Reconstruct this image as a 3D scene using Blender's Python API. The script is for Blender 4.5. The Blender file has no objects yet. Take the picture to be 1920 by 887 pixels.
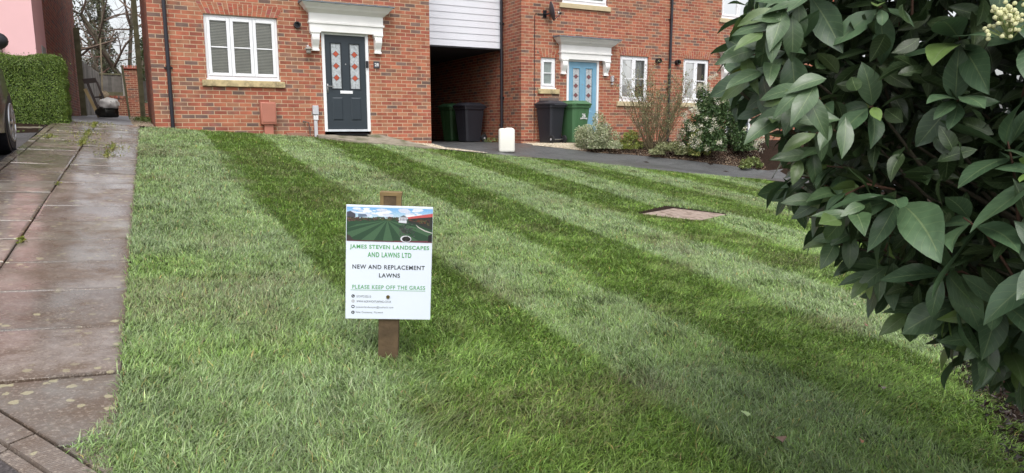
import bpy, bmesh, math, random
import numpy as np
from mathutils import Vector, Matrix
R = math.radians
rnd = random.Random(7)
rng = np.random.default_rng(11)
C = bpy.context.scene.collection
S = bpy.context.scene

# ------------------------------------------------------------------ camera, world, sun, exposure
PITCH, YAW, F = 9.0, 27.9, 1300.0
cd = bpy.data.cameras.new('camera'); cam = bpy.data.objects.new('camera', cd); C.objects.link(cam)
cd.sensor_width = 36; cd.lens = F / 1920 * 36; cd.clip_start = .05; cd.clip_end = 2000
cam.location = (0, 0, 0); cam.rotation_euler = (R(90 - PITCH), 0, R(-YAW))
cd.dof.use_dof = False
S.camera = cam
SUN_EL, SUN_AZ = 58, 200            # azimuth clockwise from +y
w = bpy.data.worlds.new("World"); S.world = w; w.use_nodes = True
nt = w.node_tree; nt.nodes.clear()
sky = nt.nodes.new('ShaderNodeTexSky'); sky.sky_type = 'NISHITA'; sky.sun_disc = False
sky.sun_elevation = R(SUN_EL); sky.sun_rotation = R(SUN_AZ); sky.dust_density = 4; sky.air_density = 1.0
hs = nt.nodes.new('ShaderNodeHueSaturation'); hs.inputs['Saturation'].default_value = .22; hs.inputs['Value'].default_value = 1.0
bg = nt.nodes.new('ShaderNodeBackground'); bg.inputs[1].default_value = .15
wo = nt.nodes.new('ShaderNodeOutputWorld')
nt.links.new(sky.outputs[0], hs.inputs['Color']); nt.links.new(hs.outputs[0], bg.inputs[0]); nt.links.new(bg.outputs[0], wo.inputs[0])
sl = bpy.data.lights.new('sun', 'SUN'); sl.energy = .6; sl.angle = R(30); sl.color = (1, .96, .9)
so = bpy.data.objects.new('sun', sl); C.objects.link(so)
d = Vector((math.sin(R(SUN_AZ)) * math.cos(R(SUN_EL)), math.cos(R(SUN_AZ)) * math.cos(R(SUN_EL)), math.sin(R(SUN_EL))))
so.rotation_euler = d.to_track_quat('Z', 'Y').to_euler(); so.location = d * 30
S.view_settings.view_transform = 'Standard'; S.view_settings.look = 'None'
S.view_settings.exposure = .86; S.view_settings.gamma = 1; S.view_settings.use_curve_mapping = False
S.render.engine = 'CYCLES'
S.cycles.use_denoising = True; S.cycles.denoiser = 'OPENIMAGEDENOISE'
S.cycles.max_bounces = 6; S.cycles.transparent_max_bounces = 8; S.cycles.transmission_bounces = 3
S.cycles.diffuse_bounces = 3; S.cycles.glossy_bounces = 3

# ------------------------------------------------------------------ terrain height (camera is at z = 0, eye height 1.35 m)
def sm(t): t = np.clip(t, 0, 1); return t * t * (3 - 2 * t)
def G(u, v):
    u = np.asarray(u, float); v = np.asarray(v, float)
    uc = np.clip(u, -8, 16); vc = np.clip(v, -6, 14.4)
    left = -1.35 + .094 * vc - .066 * uc + .022 * np.clip(v - 14.4, 0, 60)
    left = left - .24 * sm((v - 8) / 5.5) * sm((-u - 1.36) / .2) * (1 - sm((v - 13.8) / .2))
    vr = np.clip(v, -6, 15.4)
    fe = np.minimum(15.23 - .564 * (u - 8.98), 15.0) - 1.9
    pr = -1.35 + .094 * vr - .066 * uc
    right = pr + (-.41 - pr) * sm((v - fe) / 1.6) * sm((v - 10) / 1.5)
    return np.where(u > 5.66, right, left)
def g(u, v): return float(G(u, v))
_y, _p = R(YAW), R(PITCH)
cR = np.array([math.cos(_y), -math.sin(_y), 0]); cF = np.array([math.sin(_y) * math.cos(_p), math.cos(_y) * math.cos(_p), -math.sin(_p)]); cU = np.cross(cR, cF)
def ray(px, py): return cF + cR * (px - 960) / F + cU * (443.5 - py) / F
def gp(px, py):                      # the ground point seen at a picture position
    r = ray(px, py); t = np.linspace(.5, 60, 12000); P = r[None] * t[:, None]
    k = np.argmax(P[:, 2] < G(P[:, 0], P[:, 1])); return P[k]

# ------------------------------------------------------------------ materials
MATS = {}
def nodes(name):
    m = bpy.data.materials.new(name); m.use_nodes = True; n = m.node_tree
    return m, n, n.nodes['Principled BSDF']
def mat(name, col, rough=.6, var=.12, scale=8., bump=0., bscale=40., metal=0., spec=.5, stain=None, sscale=2., sthr=(.5, .7), attr=False, coat=0.):
    """plain painted or mineral surface: base colour with noise variation, optional stains and bump"""
    if name in MATS: return MATS[name]
    m, n, b = nodes(name); L = n.links
    tc = n.nodes.new('ShaderNodeTexCoord')
    nz = n.nodes.new('ShaderNodeTexNoise'); nz.inputs['Scale'].default_value = scale; nz.inputs['Detail'].default_value = 6
    L.new(tc.outputs['Object'], nz.inputs['Vector'])
    if attr:
        at = n.nodes.new('ShaderNodeAttribute'); at.attribute_name = 'Col'; src = at.outputs['Color']
    else:
        rgb = n.nodes.new('ShaderNodeRGB'); rgb.outputs[0].default_value = (*col, 1); src = rgb.outputs[0]
    mr = n.nodes.new('ShaderNodeMapRange'); mr.inputs['From Min'].default_value = .3; mr.inputs['From Max'].default_value = .7
    mr.inputs['To Min'].default_value = 1 - var; mr.inputs['To Max'].default_value = 1 + var; L.new(nz.outputs[0], mr.inputs['Value'])
    vm = n.nodes.new('ShaderNodeVectorMath'); vm.operation = 'SCALE'; L.new(src, vm.inputs[0]); L.new(mr.outputs[0], vm.inputs['Scale'])
    out = vm.outputs[0]
    if stain:
        n2 = n.nodes.new('ShaderNodeTexNoise'); n2.inputs['Scale'].default_value = sscale; n2.inputs['Detail'].default_value = 8; n2.inputs['Roughness'].default_value = .65
        L.new(tc.outputs['Object'], n2.inputs['Vector'])
        m2 = n.nodes.new('ShaderNodeMapRange'); m2.inputs['From Min'].default_value = sthr[0]; m2.inputs['From Max'].default_value = sthr[1]; L.new(n2.outputs[0], m2.inputs['Value'])
        mx = n.nodes.new('ShaderNodeMix'); mx.data_type = 'RGBA'; L.new(m2.outputs[0], mx.inputs['Factor']); L.new(out, mx.inputs['A']); mx.inputs['B'].default_value = (*stain, 1)
        out = mx.outputs['Result']
    L.new(out, b.inputs['Base Color'])
    b.inputs['Roughness'].default_value = rough; b.inputs['Metallic'].default_value = metal; b.inputs['Specular IOR Level'].default_value = spec
    if coat: b.inputs['Coat Weight'].default_value = coat; b.inputs['Coat Roughness'].default_value = .05
    if bump:
        nb = n.nodes.new('ShaderNodeTexNoise'); nb.inputs['Scale'].default_value = bscale; nb.inputs['Detail'].default_value = 5; L.new(tc.outputs['Object'], nb.inputs['Vector'])
        bp = n.nodes.new('ShaderNodeBump'); bp.inputs['Strength'].default_value = bump; bp.inputs['Distance'].default_value = .01
        L.new(nb.outputs[0], bp.inputs['Height']); L.new(bp.outputs[0], b.inputs['Normal'])
    MATS[name] = m; return m

M_upvc = mat('white_upvc', (.80, .81, .83), .35, .04)
M_white = mat('white_paint', (.86, .85, .83), .5, .05, 3, stain=(.45, .43, .33), sscale=3.2, sthr=(.66, .85))
M_clad = mat('white_cladding', (.72, .74, .80), .5, .03, 2)
M_lead = mat('lead_flashing', (.16, .18, .21), .6, .15, 6)
M_anth = mat('anthracite_door', (.022, .032, .042), .45, .06, 4)
M_anthd = mat('anthracite_groove', (.014, .02, .027), .5, .06, 4)
M_blue = mat('blue_door', (.17, .34, .47), .45, .06, 4)
M_stone = mat('sill_stone', (.50, .40, .22), .85, .2, 9, .3, 60, stain=(.06, .05, .035), sscale=7, sthr=(.5, .75))
M_stone2 = mat('pale_sill_stone', (.52, .43, .27), .85, .1, 9, .3, 60)
M_black = mat('black_plastic', (.012, .012, .016), .45, .1)
M_pipe = mat('black_downpipe', (.016, .017, .024), .35, .1)
M_terra = mat('terracotta_plastic', (.42, .16, .11), .6, .08, 3)
M_gplas = mat('grey_plastic', (.50, .50, .53), .5, .05)
M_bplas = mat('brown_plastic', (.11, .08, .07), .5, .1)
M_steel = mat('steel', (.45, .45, .45), .3, .05, metal=1)
M_conc = mat('concrete', (.25, .22, .17), .9, .25, 14, .5, 80, stain=(.07, .08, .03), sscale=3.5, sthr=(.5, .68))
M_pink = mat('pink_render', (.76, .47, .48), .9, .03, 1.5, .15, 90)
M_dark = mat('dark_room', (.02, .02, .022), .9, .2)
M_blind = mat('taupe_blind', (.80, .76, .68), .6, .06)
M_curtain = mat('net_curtain', (.6, .6, .6), .8, .1, 20)
M_red = mat('red_glass', (.42, .07, .03), .3, .1)
M_reddk = mat('dark_red_glass', (.19, .075, .08), .3, .1)
M_leadline = mat('lead_came', (.10, .11, .12), .5, .1)
M_frost = mat('frosted_glass', (.42, .45, .47), .25, .25, 30)
M_mat = mat('rubber_mat', (.012, .012, .014), .8, .1)
M_wood = mat('weathered_wood', (.30, .28, .25), .9, .25, 5, .4, 50)
M_mossy = mat('mossy_wood', (.12, .115, .065), .9, .3, 6, .4, 40)
M_bark = mat('bark', (.10, .085, .06), .95, .3, 6, .5, 30)
M_twig = mat('twig', (.14, .10, .075), .9, .2, 6)
M_soil = mat('soil', (.022, .014, .010), 1.0, .4, 25, .8, 30, stain=(.045, .032, .024), sscale=30, sthr=(.6, .75), spec=.08)
M_roof = mat('roof_tile', (.10, .06, .05), .85, .2, 6)

# brick: per brick colour is stored on the mesh, a clay noise over it
M_brick = mat('brick', (0, 0, 0), .85, .20, 7, .35, 50, attr=True, stain=(.10, .06, .045), sscale=.9, sthr=(.56, 1.1))
M_mortar = mat('mortar', (.50, .37, .25), .95, .12, 20)
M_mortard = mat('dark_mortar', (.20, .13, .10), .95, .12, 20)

def m_glass():
    m, n, b = nodes('window_glass'); n.nodes.remove(b); L = n.links; out = n.nodes['Material Output']
    t = n.nodes.new('ShaderNodeBsdfTransparent'); t.inputs[0].default_value = (.93, .96, .95, 1)
    gl = n.nodes.new('ShaderNodeBsdfGlossy'); gl.inputs['Roughness'].default_value = .03
    f = n.nodes.new('ShaderNodeFresnel'); f.inputs[0].default_value = 1.65
    mx = n.nodes.new('ShaderNodeMixShader'); L.new(f.outputs[0], mx.inputs[0]); L.new(t.outputs[0], mx.inputs[1]); L.new(gl.outputs[0], mx.inputs[2]); L.new(mx.outputs[0], out.inputs[0])
    return m
M_glass = m_glass()

def m_leaf(name, rough=.45, trans=.15, veins=False, spec=.5):
    m, n, b = nodes(name); L = n.links
    at = n.nodes.new('ShaderNodeAttribute'); at.attribute_name = 'Col'; col = at.outputs['Color']
    if veins:
        uv = n.nodes.new('ShaderNodeUVMap'); sp = n.nodes.new('ShaderNodeSeparateXYZ'); L.new(uv.outputs[0], sp.inputs[0])
        def math_(op, a, b_=None):
            q = n.nodes.new('ShaderNodeMath'); q.operation = op
            for i, x in enumerate((a, b_)):
                if x is None: continue
                if isinstance(x, (int, float)): q.inputs[i].default_value = x
                else: L.new(x, q.inputs[i])
            return q.outputs[0]
        dist = math_('ABSOLUTE', math_('SUBTRACT', sp.outputs[1], .5))
        mid = math_('LESS_THAN', dist, .022)
        ph = math_('FRACT', math_('MULTIPLY', math_('SUBTRACT', sp.outputs[0], math_('MULTIPLY', dist, .42)), 8.5))
        side = math_('MULTIPLY', math_('LESS_THAN', ph, .10), .40)
        fac = math_('MAXIMUM', mid, side)
        mx = n.nodes.new('ShaderNodeMix'); mx.data_type = 'RGBA'; L.new(math_('MULTIPLY', fac, .8), mx.inputs['Factor']); L.new(col, mx.inputs['A'])
        mx.inputs['B'].default_value = (.16, .22, .10, 1)
        nz = n.nodes.new('ShaderNodeTexNoise'); nz.inputs['Scale'].default_value = 45; nz.inputs['Detail'].default_value = 4
        tc = n.nodes.new('ShaderNodeTexCoord'); L.new(tc.outputs['Object'], nz.inputs['Vector'])
        mr = n.nodes.new('ShaderNodeMapRange'); mr.inputs['To Min'].default_value = .65; mr.inputs['To Max'].default_value = 1.35; L.new(nz.outputs[0], mr.inputs['Value'])
        vm = n.nodes.new('ShaderNodeVectorMath'); vm.operation = 'SCALE'; L.new(mx.outputs['Result'], vm.inputs[0]); L.new(mr.outputs[0], vm.inputs['Scale']); col = vm.outputs[0]
        hgt = math_('ADD', math_('MULTIPLY', fac, -1.0), math_('MULTIPLY', nz.outputs[0], .8))
        bp = n.nodes.new('ShaderNodeBump'); bp.inputs['Strength'].default_value = .35; bp.inputs['Distance'].default_value = .003
        L.new(hgt, bp.inputs['Height']); L.new(bp.outputs[0], b.inputs['Normal'])
        rr = n.nodes.new('ShaderNodeMapRange'); rr.inputs['To Min'].default_value = rough - .12; rr.inputs['To Max'].default_value = rough + .2; L.new(nz.outputs[0], rr.inputs['Value']); L.new(rr.outputs[0], b.inputs['Roughness'])
    else:
        b.inputs['Roughness'].default_value = rough
    L.new(col, b.inputs['Base Color']); b.inputs['Specular IOR Level'].default_value = spec
    tr = n.nodes.new('ShaderNodeBsdfTranslucent'); L.new(col, tr.inputs[0])
    ms = n.nodes.new('ShaderNodeMixShader'); ms.inputs[0].default_value = trans
    L.new(b.outputs[0], ms.inputs[1]); L.new(tr.outputs[0], ms.inputs[2]); L.new(ms.outputs[0], n.nodes['Material Output'].inputs[0])
    return m
M_grass = m_leaf('grass_blade', .5, .22, spec=.35)
M_leaf = m_leaf('small_leaf', .45, .15)
M_bigleaf = m_leaf('viburnum_leaf', .38, .12, True, .65)

# ------------------------------------------------------------------ object helpers
def tag(o, label=None, cat=None, group=None, kind=None):
    if label: o['label'] = label
    if cat: o['category'] = cat
    if group: o['group'] = group
    if kind: o['kind'] = kind
    return o
def thing(name, label, cat, loc=(0, 0, 0), rz=0, group=None):
    o = bpy.data.objects.new(name, None); C.objects.link(o); o.location = loc; o.rotation_euler = (0, 0, rz); o.empty_display_size = .1
    return tag(o, label, cat, group)
def np_mesh(name, V, faces, mats, parent=None, col=None, uv=None, smooth=False, fm=None):
    """V (n,3); faces list of index arrays of equal length per block, or list of tuples; col per vertex (n,3)"""
    me = bpy.data.meshes.new(name)
    if isinstance(faces, np.ndarray): blocks = [faces]
    else: blocks = faces
    if blocks and isinstance(blocks[0], np.ndarray):
        me.vertices.add(len(V)); me.vertices.foreach_set('co', np.asarray(V, np.float32).ravel())
        li = np.concatenate([b.ravel() for b in blocks]).astype(np.int32)
        tot = np.concatenate([np.full(len(b), b.shape[1], np.int32) for b in blocks])
        st = np.concatenate([[0], np.cumsum(tot)[:-1]]).astype(np.int32)
        me.loops.add(len(li)); me.loops.foreach_set('vertex_index', li)
        me.polygons.add(len(tot)); me.polygons.foreach_set('loop_start', st); me.polygons.foreach_set('loop_total', tot)
        me.update(calc_edges=True)
    else:
        me.from_pydata([tuple(map(float, p)) for p in V], [], faces)
    for m in (mats if isinstance(mats, (list, tuple)) else [mats]): me.materials.append(m)
    if fm is not None: me.polygons.foreach_set('material_index', np.asarray(fm, np.int32))
    if smooth: me.polygons.foreach_set('use_smooth', np.ones(len(me.polygons), bool))
    if col is not None:
        ca = me.color_attributes.new('Col', 'FLOAT_COLOR', 'POINT')
        c4 = np.ones((len(V), 4), np.float32); c4[:, :3] = col; ca.data.foreach_set('color', c4.ravel())
    if uv is not None:
        ul = me.uv_layers.new(name='UVMap'); idx = np.empty(len(me.loops), np.int32); me.loops.foreach_get('vertex_index', idx)
        ul.data.foreach_set('uv', np.asarray(uv, np.float32)[idx].ravel())
    me.update()
    o = bpy.data.objects.new(name, me); C.objects.link(o)
    if parent is not None: o.parent = parent
    return o

class MB:
    def __init__(s): s.V = []; s.Fc = []; s.c = []
    def add(s, V, Fs, col=None):
        k = len(s.V); s.V += [tuple(v) for v in V]; s.Fc += [tuple(i + k for i in f) for f in Fs]
        s.c += [col or (.5, .5, .5)] * len(V); return s
    def box(s, x0, x1, y0, y1, z0, z1, col=None):
        V = [(x, y, z) for z in (z0, z1) for y in (y0, y1) for x in (x0, x1)]
        return s.add(V, [(0, 2, 3, 1), (4, 5, 7, 6), (0, 1, 5, 4), (2, 6, 7, 3), (0, 4, 6, 2), (1, 3, 7, 5)], col)
    def obox(s, c, ax, ay, az, col=None):
        """box from centre and three half-axis vectors"""
        c, ax, ay, az = map(Vector, (c, ax, ay, az)); V = [c + i * ax + j * ay + k * az for k in (-1, 1) for j in (-1, 1) for i in (-1, 1)]
        return s.add(V, [(0, 2, 3, 1), (4, 5, 7, 6), (0, 1, 5, 4), (2, 6, 7, 3), (0, 4, 6, 2), (1, 3, 7, 5)], col)
    def rbox(s, x0, x1, y0, y1, z0, z1, r=.01, col=None, seg=2):
        bm = bmesh.new(); mb = MB().box(x0, x1, y0, y1, z0, z1)
        vs = [bm.verts.new(v) for v in mb.V]
        for f in mb.Fc: bm.faces.new([vs[i] for i in f])
        bmesh.ops.bevel(bm, geom=bm.edges[:], offset=r, segments=seg, profile=.5, affect='EDGES')
        bm.verts.index_update(); s.add([v.co for v in bm.verts], [[v.index for v in f.verts] for f in bm.faces], col); bm.free(); return s
    def tube(s, pts, rad, n=8, col=None, cap=True):
        pts = [Vector(p) for p in pts]; rad = rad if isinstance(rad, (list, tuple)) else [rad] * len(pts)
        V = []; prev = None
        for i, p in enumerate(pts):
            t = (pts[min(i + 1, len(pts) - 1)] - pts[max(i - 1, 0)]).normalized()
            a = (prev - t * prev.dot(t)) if prev is not None else t.orthogonal()
            if a.length < 1e-6: a = t.orthogonal()
            a.normalize(); prev = a; b = t.cross(a)
            V += [p + (a * math.cos(2 * math.pi * k / n) + b * math.sin(2 * math.pi * k / n)) * rad[i] for k in range(n)]
        Fs = [(i * n + k, i * n + (k + 1) % n, (i + 1) * n + (k + 1) % n, (i + 1) * n + k) for i in range(len(pts) - 1) for k in range(n)]
        if cap: Fs += [tuple(range(n - 1, -1, -1)), tuple(range((len(pts) - 1) * n, len(pts) * n))]
        return s.add(V, Fs, col)
    def prism(s, poly, y0, y1, col=None):
        """polygon in x,z extruded along y"""
        n = len(poly); V = [(x, y0, z) for x, z in poly] + [(x, y1, z) for x, z in poly]
        return s.add(V, [tuple(range(n)), tuple(range(2 * n - 1, n - 1, -1))] + [(i, i + n, (i + 1) % n + n, (i + 1) % n) for i in range(n)], col)
    def ball(s, c, r, n=10, m=6, col=None):
        r = r if isinstance(r, (tuple, list)) else (r, r, r); V = []; Fs = []
        for j in range(m + 1):
            th = math.pi * j / m
            for k in range(n): V.append((c[0] + r[0] * math.sin(th) * math.cos(2 * math.pi * k / n), c[1] + r[1] * math.sin(th) * math.sin(2 * math.pi * k / n), c[2] + r[2] * math.cos(th)))
        for j in range(m):
            for k in range(n): Fs.append((j * n + k, (j + 1) * n + k, (j + 1) * n + (k + 1) % n, j * n + (k + 1) % n))
        return s.add(V, Fs, col)
    def loft(s, rings, cap=True, col=None):
        n = len(rings[0]); V = [p for r in rings for p in r]
        Fs = [(i * n + k, i * n + (k + 1) % n, (i + 1) * n + (k + 1) % n, (i + 1) * n + k) for i in range(len(rings) - 1) for k in range(n)]
        if cap: Fs += [tuple(range(n - 1, -1, -1)), tuple(range((len(rings) - 1) * n, len(rings) * n))]
        return s.add(V, Fs, col)
    def build(s, name, m, parent=None, smooth=False, col=False, bevel=0):
        me = bpy.data.meshes.new(name); me.from_pydata([tuple(v) for v in s.V], [], s.Fc)
        bm = bmesh.new(); bm.from_mesh(me); bmesh.ops.recalc_face_normals(bm, faces=bm.faces); bm.to_mesh(me); bm.free()
        for q in (m if isinstance(m, (list, tuple)) else [m]): me.materials.append(q)
        if col:
            ca = me.color_attributes.new('Col', 'FLOAT_COLOR', 'POINT')
            ca.data.foreach_set('color', np.c_[np.array(s.c), np.ones(len(s.c))].astype(np.float32).ravel())
        if smooth:
            me.polygons.foreach_set('use_smooth', np.ones(len(me.polygons), bool))
            try: me.set_sharp_from_angle(angle=R(40))
            except Exception: pass
        o = bpy.data.objects.new(name, me); C.objects.link(o)
        if parent is not None: o.parent = parent
        if bevel:
            b = o.modifiers.new('bevel', 'BEVEL'); b.width = bevel; b.segments = 2; b.limit_method = 'ANGLE'
        return o

def sheet(name, poly, dz, m, res=.5, parent=None, kind='structure', rough=0.):
    bm = bmesh.new(); vs = [bm.verts.new((x, y, 0)) for x, y in poly]; bm.faces.new(vs)
    xs = [p[0] for p in poly]; ys = [p[1] for p in poly]
    for ax, lo, hi in ((0, min(xs), max(xs)), (1, min(ys), max(ys))):
        k = math.ceil(lo / res)
        while k * res < hi:
            co = [0, 0, 0]; co[ax] = k * res + .0137; no = [0, 0, 0]; no[ax] = 1
            bmesh.ops.bisect_plane(bm, geom=bm.verts[:] + bm.edges[:] + bm.faces[:], plane_co=co, plane_no=no); k += 1
    for v in bm.verts: v.co.z = g(v.co.x, v.co.y) + dz + (rnd.uniform(-rough, rough) if rough else 0)
    bmesh.ops.recalc_face_normals(bm, faces=bm.faces)
    me = bpy.data.meshes.new(name); bm.to_mesh(me); bm.free(); me.materials.append(m)
    if me.polygons and sum(p.normal.z for p in me.polygons) < 0: me.flip_normals()
    o = bpy.data.objects.new(name, me); C.objects.link(o)
    if parent is not None: o.parent = parent
    if kind: o['kind'] = kind
    return o

def text(s, name, m, parent, w, x, z, y=0, h=None, off=0., cx=True, spc=1.0):
    """flat lettering facing -y, centred on x (or starting at x), cap height h"""
    cu = bpy.data.curves.new(name, 'FONT'); cu.body = s; cu.size = 1; cu.offset = off; cu.extrude = 0; cu.space_character = spc; cu.align_x = 'CENTER' if cx else 'LEFT'; cu.align_y = 'CENTER'
    tmp = bpy.data.objects.new('tmp', cu); C.objects.link(tmp); bpy.context.view_layer.update()
    me = bpy.data.meshes.new_from_object(tmp.evaluated_get(bpy.context.evaluated_depsgraph_get())); bpy.data.objects.remove(tmp)
    co = np.empty(len(me.vertices) * 3, np.float32); me.vertices.foreach_get('co', co); co = co.reshape(-1, 3)
    lo, hi = co.min(0), co.max(0); sx = w / (hi[0] - lo[0]); sz = (h / (hi[1] - lo[1])) if h else sx
    X = (co[:, 0] - (lo[0] + hi[0]) / 2) * sx + x if cx else (co[:, 0] - lo[0]) * sx + x
    Z = (co[:, 1] - (lo[1] + hi[1]) / 2) * sz + z
    me.vertices.foreach_set('co', np.c_[X, np.full(len(X), y), Z].astype(np.float32).ravel()); me.materials.clear(); me.materials.append(m); me.update()
    o = bpy.data.objects.new(name, me); C.objects.link(o); o.parent = parent; return o

# ------------------------------------------------------------------ brickwork
PAL = [((.33, .10, .057), 5), ((.36, .125, .068), 4), ((.285, .083, .053), 3), ((.33, .145, .082), 2), ((.155, .095, .078), 1.5), ((.215, .108, .075), 1.5)]
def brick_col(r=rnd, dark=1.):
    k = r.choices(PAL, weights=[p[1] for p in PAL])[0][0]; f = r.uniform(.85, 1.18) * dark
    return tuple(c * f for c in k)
def brick_wall(name, parent, p0, dvec, L, z0, z1, holes=(), nrm=(0, -1), dark=1., phase=0, morts=None, label=None):
    """stretcher bond: every brick a shallow block proud of the mortar bed; holes (s0,s1,z0,z1)"""
    d = Vector((dvec[0], dvec[1], 0)); n = Vector((nrm[0], nrm[1], 0)); o = Vector((p0[0], p0[1], 0)); V = []; Q = []; c = []; fm = []
    def P(s, z, t): q = o + d * s + n * t; return (q.x, q.y, z)
    def quad(a, b_, cc, dd, col, mi):
        k = len(V); V.extend((a, b_, cc, dd)); Q.append((k, k + 1, k + 2, k + 3)); c.extend([col] * 4); fm.append(mi)
    H = .075; j0 = math.floor(z0 / H); j1 = math.ceil(z1 / H)
    for j in range(j0, j1):
        a, b_ = max(j * H + .0065, z0), min(j * H + .0685, z1)
        if b_ - a < .012: continue
        segs = [(0, L)]
        for h in holes:
            if h[2] < b_ - .004 and h[3] > a + .004:
                ns = []
                for s0, s1 in segs:
                    if h[0] > s0: ns.append((s0, min(s1, h[0])))
                    if h[1] < s1: ns.append((max(s0, h[1]), s1))
                segs = [q for q in ns if q[1] - q[0] > .01]
        k = -1
        while True:
            s0 = (k + .5 * ((j + phase) % 2)) * .225; s1 = s0 + .212; k += 1
            if s0 > L: break
            for q0, q1 in segs:
                e0, e1 = max(s0, q0), min(s1, q1)
                if e1 - e0 < .018: continue
                if abs(e1 - L) < .03: e1 = L
                co = brick_col(dark=dark); co2 = brick_col(dark=dark) if rnd.random() < .22 else co
                t = .0025 + rnd.uniform(-.001, .001); z_a = a + rnd.uniform(-.0015, .0015); z_b = b_ + rnd.uniform(-.0015, .0015)
                A, B, Cc, D = P(e0, z_a, t), P(e1, z_a, t), P(e1, z_b, t), P(e0, z_b, t)
                kk = len(V); V.extend((A, B, Cc, D)); Q.append((kk, kk + 1, kk + 2, kk + 3)); c.extend([co, co2, co2, co]); fm.append(0)
                quad(P(e0, z_a, 0), P(e1, z_a, 0), B, A, co, 0); quad(D, Cc, P(e1, z_b, 0), P(e0, z_b, 0), co, 0)
                quad(P(e0, z_a, 0), A, D, P(e0, z_b, 0), co, 0); quad(B, P(e1, z_a, 0), P(e1, z_b, 0), Cc, co2, 0)
    # mortar bed with the openings cut out, and the reveals
    us = sorted({0, L, *[x for h in holes for x in h[:2] if 0 < x < L]}); zs = sorted({z0, z1, *[x for h in holes for x in h[2:] if z0 < x < z1]})
    for i in range(len(us) - 1):
        for k in range(len(zs) - 1):
            cu_, cz = (us[i] + us[i + 1]) / 2, (zs[k] + zs[k + 1]) / 2
            if any(h[0] < cu_ < h[1] and h[2] < cz < h[3] for h in holes): continue
            quad(P(us[i], zs[k], 0), P(us[i + 1], zs[k], 0), P(us[i + 1], zs[k + 1], 0), P(us[i], zs[k + 1], 0), (.5, .4, .3), 1)
    for h in holes:
        rc = (.28, .09, .05)
        for (s0, za, s1, zb) in ((h[0], h[2], h[0], h[3]), (h[1], h[2], h[1], h[3]), (h[0], h[2], h[1], h[2]), (h[0], h[3], h[1], h[3])):
            quad(P(s0, za, 0), P(s1, zb, 0), P(s1, zb, -.14), P(s0, za, -.14), rc, 0)
    ob = np_mesh(name, np.array(V), np.array(Q), [M_brick, morts or M_mortar], parent, col=np.array(c), fm=fm)
    if label: ob['label'] = label
    return ob
def brick_arch(parent, v, u0, u1, z, h=.215, splay=.10, n=None, dark=1.):
    """flared flat arch of soldier bricks over an opening"""
    mb = MB(); mb.add([(u0 - .02, v - .006, z), (u1 + .02, v - .006, z), (u1 + splay, v - .006, z + h), (u0 - splay, v - .006, z + h)], [(0, 1, 2, 3)])
    mb.build('brick_arch', M_mortar, parent)
    b = MB(); n = n or max(3, round((u1 - u0) / .075)); w0 = (u1 - u0 + .04) / n; w1 = (u1 - u0 + 2 * splay) / n
    def X(k, t): return (u0 - .02 + w0 * k) * (1 - t) + (u0 - splay + w1 * k) * t
    for k in range(n):
        parts = [(0.02, .47), (.51, .98)] if k % 2 else [(.02, .23), (.27, .73), (.77, .98)]
        for t0, t1 in parts:
            f = .006 / w0; co = brick_col(); co = (max(co[0], .3) * 1.05, co[1] * 1.0, co[2])
            b.add([(X(k + f, t0), v - .010, z + h * t0), (X(k + 1 - f, t0), v - .010, z + h * t0), (X(k + 1 - f, t1), v - .010, z + h * t1), (X(k + f, t1), v - .010, z + h * t1)], [(0, 1, 2, 3)], co)
    b.build('arch_bricks', M_brick, parent, col=True)

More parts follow.
